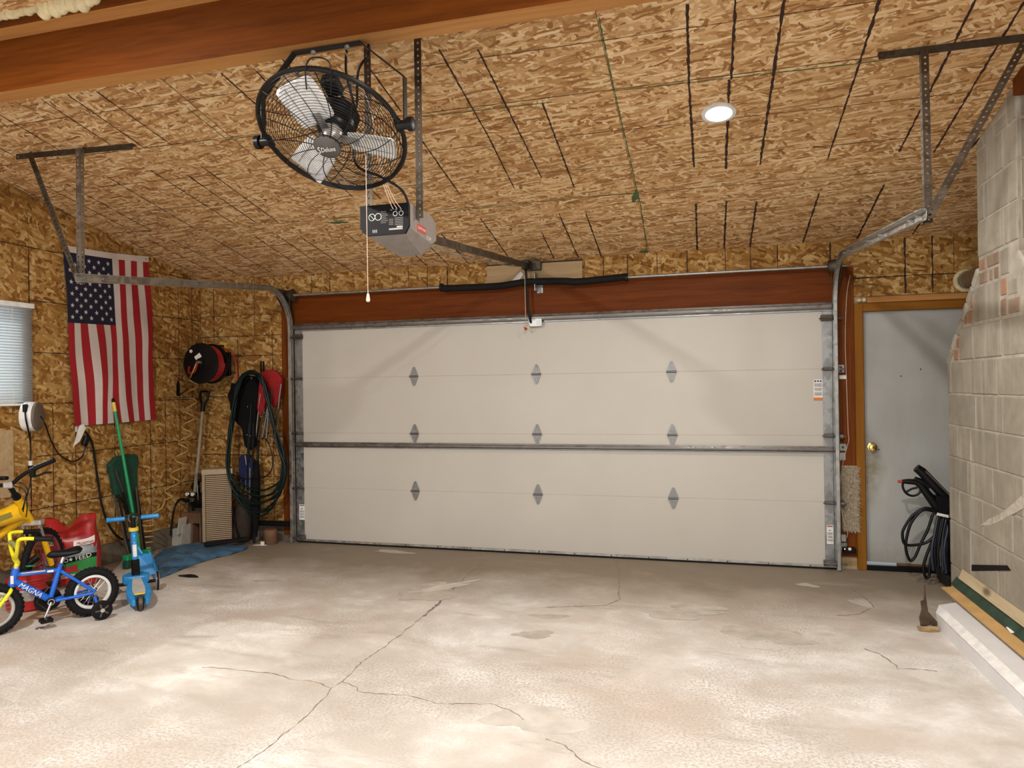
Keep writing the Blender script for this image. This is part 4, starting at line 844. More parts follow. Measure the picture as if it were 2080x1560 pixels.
# long black cord and its tagged plug
ec = thing('extension_cord', Lw(175, 900, XL), 'black extension cord with tagged plug hanging under the flag', 'cord')
obj('plug', M().bar(Lw(171, 905, XL + .04), Lw(177, 886, XL + .04), .05, .035, (1, 0, 0), .008), m_black, ec)
obj('tag', M().prism([(-.07, -.085), (-.005, -.045), (.055, .06), (.03, .095), (-.005, .085)], Lw(163, 885, XL + .05), (0, 1, 0), (0, 0, 1), .002), m_paper, ec)
obj('outlet_plate', M().box((XL, Lw(160, 872).y - .035, Lw(160, 872).z - .02), (XL + .006, Lw(160, 872).y + .035, Lw(160, 872).z + .085), None, .002), m_white, ec)
obj('cable', M().tube(smooth([Lw(166, 873, XL + .03), Lw(176, 880, XL + .05), Lw(187, 900, XL + .04), Lw(193, 935, XL + .03), Lw(200, 985, XL + .03), Lw(208, 1030, XL + .05), Lw(222, 1068, XL + .08), Lw(242, 1092, XL + .10), Lw(262, 1098, XL + .08), Lw(280, 1110, XL + .06)], 7), .009, 8), m_black, ec, True)
# folding shelf bracket
sb_ = thing('shelf_bracket', Lw(372, 806), 'small black folding shelf bracket on left wall near corner', 'bracket')
q = Lw(361, 800); obj('wall_leg', M().prism([(-.02, 0), (.02, 0), (.022, .12), (.0, .15), (-.018, .11)], (XL + .004, q.y, q.z - .02), (0, 1, 0), (0, 0, 1), .006), m_blackm, sb_)
mm = M().bar(Lw(352, 808, XL + .02), Lw(394, 806, XL + .16), .035, .008, (0, 0, 1), .002); obj('arm', mm, m_blackm, sb_)
obj('stay', M().bar(Lw(366, 803, XL + .03), Lw(380, 790, XL + .06), .02, .005, (0, 0, 1)), m_blackm, sb_)

# ================================================================== BACK WALL CORNER
# air hose reel
hc = Bk(407, 738, -.31); hr = thing('hose_reel', (hc.x, YW, hc.z), 'black hose reel wound with red hose on back wall', 'hose reel')
for d, rr in ((0, .198), (.155, .198)): obj('flange', M().lathe([(.02, 0), (rr - .015, 0), (rr, .004), (rr, .012), (rr - .012, .016), (.02, .012)], (hc.x, hc.y + d, hc.z), (0, 1, 0), 44), m_blackm, hr, True)
obj('core', M().cyl((hc.x, hc.y - .01, hc.z), (hc.x, YW, hc.z), .05, n=20), m_blackm, hr)
mm = M(); pts = []
for k in range(0, 6 * 28 + 1): a = 2 * pi * k / 28; pts.append((hc.x + .165 * cos(a), hc.y + .026 + .112 * k / 168, hc.z + .165 * sin(a)))
obj('hose_winding', mm.tube(pts, .013, 8), m_red, hr, True)
obj('inlet_hose', M().tube(smooth([(hc.x - .11, hc.y - .02, hc.z - .03), (hc.x - .09, hc.y - .05, hc.z - .09), (hc.x - .02, hc.y - .06, hc.z - .08), (hc.x + .01, hc.y - .05, hc.z + .01)], 6), .011, 7), m_redf, hr, True)
obj('swivel', M().cyl((hc.x - .0, hc.y - .05, hc.z + .01), (hc.x + .05, hc.y - .05, hc.z + .005), .013, n=10), m_galv, hr, True)
obj('rating_label', M().bar((hc.x - .055, hc.y - .002, hc.z + .045), (hc.x + .005, hc.y - .002, hc.z + .085), .045, .002, (0, 1, 0)), m_paper, hr)
obj('round_badge', M().cyl((hc.x - .105, hc.y - .001, hc.z + .12), (hc.x - .105, hc.y - .004, hc.z + .12), .017, n=14), m_paper, hr)
obj('wall_plate', M().box((hc.x - .09, YW - .03, hc.z - .12), (hc.x + .09, YW, hc.z + .12), None, .006), m_blackm, hr)
# outlet
oc_ = Bk(453, 706); ob = thing('wall_outlet', oc_, 'yellow framed power outlet beside the hose reel', 'outlet')
obj('cover', M().box((oc_.x - .042, YW - .006, oc_.z - .048), (oc_.x + .042, YW, oc_.z + .048), None, .003), m_yelp, ob)
obj('plug', M().box((oc_.x - .026, YW - .04, oc_.z - .026), (oc_.x + .02, YW - .006, oc_.z + .026), None, .005), m_black, ob)
obj('red_cord', M().tube(smooth([(oc_.x + .0, YW - .04, oc_.z), Bk(470, 715, 0), Bk(478, 735, 0), Bk(481, 755, .01), Bk(482, 775, .02)], 6), .009, 7), m_cordr, ob, True)
# coiled amber air hose
ch = thing('air_hose', (-1.0, -.1, .2), 'amber coiled air hose dangling from the black hose reel', 'hose')
def helix(path, r, turns, n_=14, k=0):
    P = smooth(path, 10); N_ = turns * n_; out = []
    L = [0]
    for a, b in zip(P[:-1], P[1:]): L.append(L[-1] + (b - a).length)
    for i in range(N_ + 1):
        s = L[-1] * i / N_; j = max(x for x in range(len(L)) if L[x] <= s + 1e-9); j = min(j, len(P) - 2); t = (s - L[j]) / max(1e-9, L[j + 1] - L[j]); p = P[j].lerp(P[j + 1], t)
        a = 2 * pi * i / n_; out.append(p + V((cos(a) * r, sin(a) * r, 0)))
    return out
p0 = V((hc.x + .0, hc.y - .05, hc.z + .01)); top = [p0, V((hc.x - .02, hc.y - .08, hc.z - .08)), Lw(384, 772, XL + .10)]
hx = helix([Lw(391, 780, XL + .10), Lw(384, 850, XL + .10), Lw(370, 920, XL + .10), Lw(352, 985, XL + .10), Lw(342, 1008, XL + .10)], .052, 7)
end = [Lw(334, 1016, XL + .12), Lw(330, 1030, XL + .14), Lw(316, 1040, XL + .12), Lw(300, 1050, XL + .14)]
obj('stretched_coil', M().tube(smooth(top, 6) + hx + smooth(end, 5), .0062, 6), m_coil, ch, True)
lo = helix([Lw(298, 1056, XL + .13), Lw(297, 1085, XL + .13), Lw(294, 1112, XL + .13)], .062, 5)
obj('slack_coil', M().tube(lo, .0062, 6), m_coil, ch, True)
# shovel
sh = thing('shovel', Bk(404, 960, -.05), 'old shovel with black D grip leaning in the corner', 'shovel')
g0, g1 = Bk(413, 822, -.10), Bk(396, 1000, -.20); obj('shaft', M().tube([g0, g0.lerp(g1, .5), g1], [.0165, .0175, .019], 10), m_tan, sh, True)
gt = Bk(418, 795, -.09); d = (g0 - g1).normalized(); sx_ = V((1, 0, 0))
obj('grip', M().tube(smooth([g0 - d * .03, g0 + d * .02 - sx_ * .025, g0 + d * .07 - sx_ * .045, g0 + d * .125 - sx_ * .045, g0 + d * .135, g0 + d * .125 + sx_ * .045, g0 + d * .07 + sx_ * .045, g0 + d * .02 + sx_ * .025], 4, True), .012, 8, True), m_black, sh, True)
obj('socket', M().cyl(g0 - d * .07, g0 + d * .03, .021, .026, 12), m_black, sh, True)
obj('blade', M().prism([(-.11, 0), (.11, 0), (.115, -.16), (.06, -.27), (0, -.31), (-.06, -.27), (-.115, -.16)], g1 + V((0, .03, -.02)), (1, 0, 0), (0, .05, 1), .006), m_dkst, sh)
# louvred cabinet
l0, l1, l2 = Fl(413, 1108), Fl(472, 1103), Fl(406, 1092)
lc = V((l0.x, l0.y, 0)); u = (V((l1.x, l1.y, 0)) - lc); wd = u.length; u.normalize(); vv = V((-u.y, u.x, 0)); ht_ = .72; dp_ = .16
hx_ = thing('louvred_heater', lc + u * wd / 2, 'tall beige louvred cabinet in the back left corner', 'heater')
mm = M(); mm.prism([(0, 0), (wd, 0), (wd, dp_), (0, dp_)], lc + V((0, 0, .36)), u, vv, ht_ - .06)
obj('cabinet', mm, m_brown, hx_)  # dark body paints the shade in the gaps between the beige slats
P = [(0, 0), (wd, 0), (wd, dp_), (0, dp_)]; obj('top_cap', M().prism([(-.008, -.008), (wd + .008, -.008), (wd + .008, dp_ + .008), (-.008, dp_ + .008)], lc + V((0, 0, .705)), u, vv, .05), m_beige, hx_)
base = M().bar(lc + u * .028 - vv * .006, lc + u * (wd - .004) - vv * .006,   .010, .009, V((0, .3, 1)), .001); s0o = None
for k in range(34):
    z = .05 + .0185 * k
    if s0o is None: s0o = obj('slat', base, m_beige, hx_); o = s0o
    else: o = s0o.copy(); COL.objects.link(o)
    o.location = (0, 0, z)
mm = M()
for z in [.05 + .0185 * k for k in range(34)]: mm.bar(lc - u * .003 + vv * .02 + V((0, 0, z)), lc - u * .003 + vv * .11 + V((0, 0, z)), .008, .006, (0, 0, 1))
obj('side_louvre', mm, m_beige, hx_, kind='stuff')
obj('corner_post', M().box(lc + V((-.006, -.006, .03)) , lc + V((.022, .012, .69)), None, .003), m_beige, hx_)
# compressor on a brown crate
cc = Fl(368, 1100); cr = thing('wooden_crate', (cc.x, cc.y + .12, 0), 'open brown crate under the air compressor in the corner', 'crate')
mm = M(); X0, X1, Y0, Y1, H = -1.10, -.875, cc.y - .06, cc.y + .24, .30; cc = V((-.985, cc.y, 0))
obj('crate_top', M().box((X0, Y0 - .01, H - .10), (X1, Y1, H), None, .004), m_brown, cr)
for x in (X0 + .11, X1 - .02): obj('crate_side', M().box((x, Y0, 0), (x + .018, Y1, H - .06), None, .002), m_brown, cr)
obj('crate_back', M().box((X0 + .01, Y1 - .02, 0), (X1, Y1, H - .06)), m_brown, cr)
cp = thing('air_compressor', (cc.x, cc.y + .15, H), 'dark air compressor with gauges standing on the brown crate', 'compressor')
ty = Y0 + .16; obj('tank', M().lathe([(.001, -.105), (.05, -.10), (.08, -.08), (.085, -.05), (.085, .05), (.08, .08), (.05, .10), (.001, .105)], (cc.x + .0, ty, H + .10), (1, 0, 0), 24), m_blackm, cp, True)
for x in (-.08, .04): obj('foot', M().box((cc.x + x, ty - .06, H), (cc.x + x + .03, ty + .06, H + .05), None, .004), m_blackm, cp)
mh = obj('pump_head', M().box((cc.x + .02, ty - .06, H + .18), (cc.x + .105, ty + .05, H + .29), None, .006), m_brown, cp)
for k in range(5): obj('cooling_fin', M().box((cc.x + .01, ty - .07, H + .295 + .016 * k), (cc.x + .105, ty + .06, H + .302 + .016 * k)), m_blackm, mh)
obj('motor', M().lathe([(.02, 0), (.05, .01), (.055, .03), (.055, .08), (.04, .10)], (cc.x - .10, ty, H + .235), (1, 0, 0), 20), m_blackm, cp, True)
rg = obj('regulator', M().box((cc.x - .09, ty - .14, H + .10), (cc.x + .0, ty - .10, H + .14), None, .006), m_dkst, cp)
for x in (-.085, -.02):
    obj('gauge', M().lathe([(.02, 0), (.024, -.004), (.024, -.022), (.018, -.024)], (cc.x + x, ty - .12, H + .175), (0, -1, 0), 16), m_chrome, rg, True); obj('gauge_face', M().cyl((cc.x + x, ty - .1205, H + .175), (cc.x + x, ty - .122, H + .175), .018, n=14), m_paper, rg)
obj('knob', M().cyl((cc.x - .05, ty - .14, H + .12), (cc.x - .05, ty - .175, H + .12), .018, n=10), m_black, rg)
obj('riser_pipe', M().tube(smooth([(cc.x + .03, ty - .10, H + .12), (cc.x + .035, ty - .11, H + .2), (cc.x + .02, ty - .10, H + .28), (cc.x + .02, ty - .10, H + .38)], 5), .006, 7), m_galv, cp, True)
obj('supply_hose', M().tube(smooth([(cc.x - .10, ty - .12, H + .12), (cc.x - .12, ty - .18, H + .13), (cc.x - .13, ty - .24, H + .05), (cc.x - .13, ty - .28, H - .10), (cc.x - .12, ty - .3, H - .2)], 6), .010, 7), m_black, cp, True)
# white bin
bw = Fl(352, 1108); bn = thing('plastic_bin', bw, 'open off white plastic bin beside the brown crate', 'bin')
obj('bin_body', M().prism([(-.10, 0), (.09, 0), (.115, .20), (.10, .20), (.075, .012), (-.085, .012), (-.11, .20), (-.125, .20)], bw + V((0, .10, 0)), (1, 0, 0), (0, 0, 1), .20), m_binw, bn); obj('bin_wall', M().prism([(-.10, 0), (.09, 0), (.113, .19), (-.122, .13)], bw + V((0, .005, 0)), (1, 0, 0), (0, 0, 1), .006), m_binw, bn); obj('bin_flap', M().prism([(-.02, 0), (.0, .0), (.02, .15), (.012, .155)], bw + V((.10, .0, .12)), (1, 0, 0), (0, 0, 1), .10), m_binw, bn)

# hanging things at the back wall
def bw_poly(px, y): return [Bk(*p, y) for p in px]
def slabpoly(name, px, y, t, mt, parent):
    P = bw_poly(px, y); o = P[0]; return obj(name, M().prism([(p.x - o.x, p.z - o.z) for p in P], o, (1, 0, 0), (0, 0, 1), t), mt, parent, mods=[('BEVEL', dict(width=.012, segments=2))])
rcx = thing('folded_chair', Bk(550, 780, 0), 'folded red camp chair hanging on back wall by the door post', 'chair', 'hanging folded chairs')
slabpoly('red_seat', [(531, 757), (548, 750), (562, 753), (574, 767), (572, 800), (563, 826), (556, 828), (551, 800), (546, 790), (538, 830), (531, 850), (524, 830), (527, 790)], -.05, .05, m_redf, rcx)
obj('hang_strap', M().tube([Bk(530, 765, -.03), Bk(530, 735, YW - .01), Bk(535, 735, YW - .01), Bk(536, 760, -.03)], .007, 6), m_bfab, rcx)
for i, (a, b) in enumerate((((529, 800), (519, 892)), ((537, 828), (524, 895)), ((545, 822), (533, 890)), ((553, 790), (545, 880)), ((571, 780), (560, 872)), ((563, 830), (556, 900)), ((548, 800), (541, 893)))):
    lg = obj('leg', M().cyl(Bk(*a, -.07 - .012 * (i % 2)), Bk(*b, -.06 - .012 * (i % 2)), .0085, n=8), m_dkst if i % 2 else m_angle, rcx, True); obj('foot_cap', M().ball(Bk(*b, -.06 - .012 * (i % 2)), .012, 8), m_black, lg, True)
for p in ((537, 838), (544, 829), (531, 846)): obj('rivet', M().ball(Bk(*p, -.085), .006, 8), m_chrome, rcx, True)
bcx = thing('folded_chair', Bk(500, 800, 0), 'folded black camp chair hanging behind the green hose hank', 'chair', 'hanging folded chairs')
slabpoly('black_seat', [(485, 772), (500, 762), (522, 765), (527, 790), (523, 830), (520, 905), (508, 915), (499, 905), (494, 870), (480, 855), (470, 830), (472, 800)], -.06, .06, m_bfab, bcx)
slabpoly('carry_bag', [(472, 777), (482, 783), (486, 800), (480, 828), (470, 822), (464, 803), (470, 790)], -.02, .05, m_bfab, bcx)
for a, b in (((506, 860), (500, 985)), ((515, 860), (512, 1000)), ((510, 820), (505, 940))): obj('leg', M().cyl(Bk(*a, -.09), Bk(*b, -.08), .008, n=8), m_blackm, bcx, True)
for p in ((503, 826), (502, 883), (508, 885)): obj('rivet', M().ball(Bk(*p, -.10), .006, 8), m_chrome, bcx, True)
ncx = thing('folded_chair', Bk(505, 960, 0), 'folded navy blue camp chair hung low inside the hose loop', 'chair', 'hanging folded chairs')
slabpoly('navy_seat', [(489, 926), (500, 922), (512, 928), (519, 950), (517, 985), (510, 998), (496, 990), (487, 960)], -.05, .05, m_bluef, ncx)
for a, b in (((498, 925), (501, 945)), ((501, 947), (499, 1000)), ((508, 950), (507, 1018)), ((514, 960), (513, 1020))): obj('leg', M().cyl(Bk(*a, -.08), Bk(*b, -.085), .007, n=8), m_angle, ncx, True)
# garden hose hank
gh = thing('garden_hose', Bk(520, 770, -.1), 'dark green garden hose hank hanging in long loops on the back wall', 'hose')
r = random.Random(5)
for k in range(9):
    j = lambda s: r.uniform(-s, s); y = -.12 - .012 * k; w = 1 if k < 6 else .85; dz = r.uniform(-14, 30) if k < 5 else r.uniform(-60, 20)
    P = [(512 + j(4), 757 + j(4)), (530 + j(3), 768 + j(4)), (541 + j(4), 800 + j(5)), (552 + j(5), 850), (568 + j(6), 905 + j(6)), (577 + j(6), 955 + j(8)), (571 + j(8), 995 + dz * .4), (548 + j(6), 1022 + dz * .6), (520 + j(5), 1030 + dz * .7), (492 + j(6), 1015 + dz * .6), (470 + j(5), 985 + dz * .3), (463 + j(4), 940), (468 + j(4), 885), (476 + j(4), 830), (484 + j(4), 785 + j(4)), (496 + j(4), 763 + j(3))]
    obj('hose_loop', M().tube(smooth([Bk(*p, y) for p in P], 4, True), .0095, 7, True), m_hose, gh, True)
obj('hose_hook', M().cyl(Bk(513, 770, YW), Bk(511, 768, -.25), .012, n=10), m_blackm, gh)
obj('hose_tail', M().tube(smooth([Bk(*p, -.14) for p in ((541, 890), (552, 920), (553, 950), (540, 968), (515, 972), (490, 972), (470, 962))], 5), .006, 6), m_black, gh, True)
# black umbrella / rod bundle standing on the floor
um = thing('folded_umbrella', Fl(516, 1108), 'closed black patio umbrella standing under the hose hank', 'umbrella')
f0 = Fl(516, 1104); obj('canopy', M().tube([f0 + V((0, .02, .06)), f0 + V((.0, .03, .30)), f0 + V((-.01, .06, .62)), f0 + V((-.01, .08, .80))], [.020, .045, .040, .02], 10), m_bfab, um, True)
obj('pole', M().cyl(f0, f0 + V((-.01, .10, .95)), .012, n=10), m_blackm, um, True)
bb = thing('duffel_bag', Fl(492, 1105), 'limp dark brown gear bag slumped beside the beige louvred cabinet', 'bag')
f1 = Fl(490, 1100); obj('bag_body', M().lathe([(.02, 0), (.08, .01), (.095, .12), (.085, .30), (.06, .42), (.02, .46)], f1, (.05, .1, 1), 14), plain('dark brown canvas', (.035, .022, .014), .85, 0, .4, 14), bb, True)
obj('bag_strap', M().tube(smooth([f1 + V((-.03, -.09, .36)), f1 + V((.02, -.12, .2)), f1 + V((.05, -.10, .06))], 5), .008, 6), m_bfab, bb, True)
lv = thing('level_bar', Bk(555, 1066, -.02), 'black rod lying level against the back wall foot', 'rod'); obj('rod', M().bar(Bk(522, 1062, -.08), Bk(592, 1064, -.06), .035, .05, (0, 0, 1), .008), m_black, lv)
pb = Fl(540, 1108); pbo = thing('paint_pot', pb, 'dark brown pot with white spilled scraps beside the umbrella foot', 'pot'); obj('pot_body', M().lathe([(.055, 0), (.06, .01), (.062, .13), (.058, .14)], pb + V((0, .08, 0)), (0, 0, 1), 20), m_brown, pbo, True)
obj('paper_scrap', M().box((pb.x - .06, pb.y + .0, 0), (pb.x - .02, pb.y + .01, .035), None, .002), m_paper, pbo); obj('paper_scrap', M().prism([(-.06, -.02), (.05, -.01), (.07, .02), (-.03, .03)], (pb.x - .06, pb.y - .01, .003), (1, 0, 0), (0, 1, 0), .003), m_paper, pbo)
# tarpaulin on the floor
tp = [Fl(*p) for p in ((318, 1128), (345, 1112), (395, 1106), (470, 1108), (505, 1112), (480, 1124), (440, 1134), (400, 1146), (365, 1160), (335, 1172), (312, 1176), (305, 1150))]
cx0 = sum((p for p in tp), V()) / len(tp); mm = M(); rings = 7; k_ = 48; bd = smooth(tp, 4, True); vs = []; r = random.Random(9)
for i in range(rings + 1):
    for q in bd:
        t = i / rings; p = cx0.lerp(q, t); h = (.035 * (1 - t ** 3) + .012 * sin(p.x * 31 + p.y * 17) * (1 - t * t) + .010 * sin(p.x * 13 - p.y * 41) + r.uniform(0, .004)); vs.append((p.x, p.y, max(.002, h)))
nb = len(bd); mm.add(vs, [(i * nb + j, i * nb + (j + 1) % nb, (i + 1) * nb + (j + 1) % nb, (i + 1) * nb + j) for i in range(rings) for j in range(nb)])
tag(obj('tarpaulin', mm, m_tarp, None, True), 'crumpled blue tarpaulin spread on floor before the crate', 'tarp')
mm = M(); q = Fl(385, 1171); mm.prism([(-.09, -.02), (-.02, .03), (.04, .02), (.10, -.02), (.02, -.035)], q + V((0, 0, .006)), (1, 0, 0), (0, 1, 0), .01); tag(obj('rubber_scrap', mm, m_rubber, None), 'black rubber scrap on floor beside the blue tarpaulin', 'scrap')
mm = M(); q0, q1 = Fl(412, 1118), Fl(500, 1108); mm.bar(q0 + V((0, .02, .05)), q1 + V((0, .02, .06)), .09, .03, (0, 0, 1), .008); tag(obj('folded_mat', mm, m_rubber, None), 'folded black mat on tarpaulin below the louvred cabinet', 'mat')

# ================================================================== LEFT FLOOR GROUP
# broom
bt_, bb_ = Lw(229, 808, XL + .04), Lw(286, 1132, -.86)
br = thing('broom', (bb_.x, bb_.y, 0), 'green handled broom leaning on left wall in front of flag', 'broom'); d = (bt_ - bb_).normalized()
obj('handle', M().tube([bb_, bb_.lerp(bt_, .5), bt_ - d * .1], .0135, 12), m_gbroom, br, True); obj('yellow_sleeve', M().cyl(bt_ - d * .12, bt_ - d * .04, .0148, n=12), m_yelp, br, True); obj('black_cap', M().lathe([(.0145, 0), (.014, .025), (.006, .04)], bt_ - d * .045, d, 12), m_black, br, True)
obj('ferrule', M().cyl(bb_ - d * .01, bb_ + d * .05, .016, n=12), m_tan, br, True)
bk_ = V((-.82, bb_.y - .28, .075)); obj('neck', M().cyl(bb_ - d * .005, V((bb_.x + .01, bb_.y - .02, .09)), .014, n=10), m_gbroom, br); obj('brush_block', M().bar(V((bb_.x + .02, bb_.y - .20, .09)), V((bb_.x + .02, bb_.y + .08, .09)), .06, .05, (0, 0, 1), .01), m_gbroom, br); obj('bristles', M().bar(V((bb_.x + .02, bb_.y - .20, .033)), V((bb_.x + .02, bb_.y + .08, .033)), .055, .066, (0, 0, 1), .006), m_gfab, br)
# dustpan
dq = Fl(292, 1168); dpn = thing('dustpan', dq, 'bright blue dustpan leaning behind the blue scooter', 'dustpan')
mm = M(); A = [dq + V((-.055, 0, .16)), dq + V((.03, .04, .17)), dq + V((.115, .03, .004)), dq + V((-.06, -.07, .004))]
obj('pan', M().add([p for p in A] + [p + V((.0, .012, .004)) for p in A], [(0, 1, 2, 3), (7, 6, 5, 4), (0, 4, 5, 1), (1, 5, 6, 2), (2, 6, 7, 3), (3, 7, 4, 0)]), m_blue2, dpn)
obj('pan_wall', M().add([A[1], A[2], A[2] + V((-.01, -.03, .07)), A[1] + V((0, -.02, .03)), A[1] + V((.004, .004, 0)), A[2] + V((.004, .004, 0)), A[2] + V((-.006, -.026, .07)), A[1] + V((.004, -.016, .03))], [(0, 1, 2, 3), (7, 6, 5, 4), (0, 4, 5, 1), (2, 6, 7, 3), (1, 5, 6, 2)]), m_blue2, dpn)
obj('pan_handle', M().bar(A[0] + V((.03, .01, 0)), A[0] + V((-.06, .0, .12)), .035, .018, (0, 1, 0), .006), m_blue2, dpn)
# folded green camp chair
gc0 = Lw(248, 935, XL + .05); gf = Fl(283, 1132); gch = thing('folded_chair', (gf.x - .1, gf.y, 0), 'folded dark green camp chair leaning on left wall behind broom', 'chair')
def gp(px, py, x): return Lw(px, py, XL + x)
F_ = [(218, 945), (233, 928), (250, 924), (274, 922), (279, 928), (276, 960), (277, 1000), (276, 1040), (262, 1050), (250, 1015), (231, 1006), (226, 975)]
o_ = gp(*F_[0], .04); obj('seat_fabric', M().prism([(p.y - o_.y, p.z - o_.z) for p in [gp(*q, .04) for q in F_]], o_, (0, 1, 0), (.0, 0, 1), .05), m_gfab, gch, mods=[('BEVEL', dict(width=.015, segments=2))])
for i, (a, b, xa, xb) in enumerate((((234, 954), (250, 1000), .07, .08), ((250, 1000), (262, 1075), .08, .12), ((231, 1005), (262, 1130), .06, .20), ((240, 1005), (266, 1135), .07, .21), ((276, 990), (291, 1130), .07, .21), ((279, 1000), (296, 1125), .06, .20), ((255, 1040), (272, 1138), .09, .22))):
    p, q = gp(*a, xa), gp(*b, xb); q.z = max(q.z, .012); p.z = max(p.z, .02); obj('leg', M().cyl(p, q, .0095, n=8), m_blackm if i % 2 else m_dkst, gch, True)
# three wheeled scooter
R0 = Fl(286, 1243); Fr = Fl(274, 1196); d = V((Fr.x - R0.x, Fr.y - R0.y, 0)); d.normalize(); Ls = .56; n_ = V((d.y, -d.x, 0)); print('scooter len', Ls)
Tm = Mx(((n_.x, d.x, 0, R0.x), (n_.y, d.y, 0, R0.y), (0, 0, 1, 0), (0, 0, 0, 1)))      # local x right, y towards the front wheels
sc_ = thing('kick_scooter', R0, 'blue three wheeled kick scooter facing away on the concrete', 'scooter'); w = .055
mm = M(Tm); dk = [(-.052, .0), (-.078, .12), (-.078, .24), (-.056, .38), (-.05, .50), (.05, .50), (.056, .38), (.078, .24), (.078, .12), (.052, .0), (.030, -.01), (.028, .08), (-.028, .08), (-.030, -.01)]
mm.prism(dk, (0, w * .2, .062), (1, 0, 0), (0, 1, .115), .045); obj('deck', mm, m_blue2, sc_, mods=[('BEVEL', dict(width=.008, segments=2))])
obj('grip_pad', M(Tm).prism([(-.036, .11), (-.042, .20), (-.028, .42), (.028, .42), (.042, .20), (.036, .11)], (0, 0, .0865), (1, 0, 0), (0, 1, .115), .004), plain('grey grip tape', (.42, .42, .40), .8), sc_)
obj('brake_flap', M(Tm).box((-.034, .07, .098), (.034, .105, .108), None, .004), m_yelp, sc_)
rw = obj('rear_wheel', M(Tm).lathe([(.02, -.022), (.042, -.020), (.048, -.012), (.05, 0), (.048, .012), (.042, .020), (.02, .022)], (0, .035, .05), (1, 0, 0), 24), m_rubber, sc_, True); obj('mudguard', M(Tm).lathe([(.0505, -.012), (.0515, 0), (.0505, .012)], (0, .035, .05), (1, 0, 0), 24, False), m_dkst, rw, True)
yk = .55; obj('front_cowl', M(Tm).prism([(-.085, .46), (-.055, .44), (.055, .44), (.085, .46), (.09, .54), (.05, .60), (-.05, .60), (-.09, .54)], (0, 0, .115), (1, 0, 0), (0, 1, 0), .06), m_blue2, sc_, mods=[('BEVEL', dict(width=.012, segments=2))])
ax_ = obj('front_axle', M(Tm).cyl((-.15, yk, .07), (.15, yk, .07), .012, n=10), m_black, sc_, True)
for s in (-1, 1):
    fw = obj('front_wheel', M(Tm).lathe([(.02, -.014), (.055, -.013), (.064, -.008), (.066, 0), (.064, .008), (.055, .013), (.02, .014)], (s * .145, yk, .066), (1, 0, 0), 26), m_silver, sc_, True); obj('tyre', M(Tm).torus((s * .145, yk, .066), (1, 0, 0), .060, .009, 26, 8), m_rubber, fw, True)
b0_ = Tm @ V((0, yk - .05, .12)); hp = meet(270, 1052, b0_, (R0.x - CAM.x, R0.y - CAM.y, 0)); lean = (hp - b0_); L_ = lean.length; ld = lean.normalized()
obj('stem_joint', M().bar(b0_ - ld * .0, b0_ + ld * .14, .055, .06, d, .01), m_black, sc_)
for k in range(3): q = b0_ + ld * .05 - d * .033 + n_ * (.014 * (k - 1)); obj('joint_rib', M().bar(q, q + ld * .07, .008, .01, d, .002), m_black, sc_)
obj('stem_tube', M().cyl(b0_ + ld * .12, b0_ + ld * (L_ - .085), .021, n=18), m_blue2, sc_, True)
obj('stem_label', M().bar(b0_ + ld * .16 - d * .0205, b0_ + ld * .25 - d * .0205, .026, .004, d, .001), m_paper, sc_)
for k in range(4): q = b0_ + ld * (L_ - .13 - .05 * k) - d * .019; obj('height_hole', M().cyl(q, q - d * .004, .004, n=8), m_paper, sc_)
obj('clamp_ring', M().cyl(b0_ + ld * (L_ - .095), b0_ + ld * (L_ - .07), .033, n=20), m_yelp, sc_, True); obj('inner_post', M().cyl(b0_ + ld * (L_ - .07), b0_ + ld * (L_ - .0), .017, n=14), m_black, sc_, True)
hl_, hr_ = meet(232, 1052, hp, d), meet(311, 1045, hp, d)
obj('bar_centre', M().tube(smooth([hp - n_ * .07, hp - n_ * .03 + ld * .02 + d * .004, hp + ld * .028, hp + n_ * .03 + ld * .02, hp + n_ * .07], 5), .010, 8), m_black, sc_, True)
obj('bar_ring', M().torus(hp, d, .03, .007, 20, 6), m_dgrey, sc_, True)
for s in (-1, 1): g = obj('grip', M().lathe([(.010, 0), (.016, .004), (.015, .02), (.0145, .10), (.019, .108), (.019, .118), (.012, .122)], hp + n_ * (s * .05), n_ * s, 16), m_blue2, sc_, True)

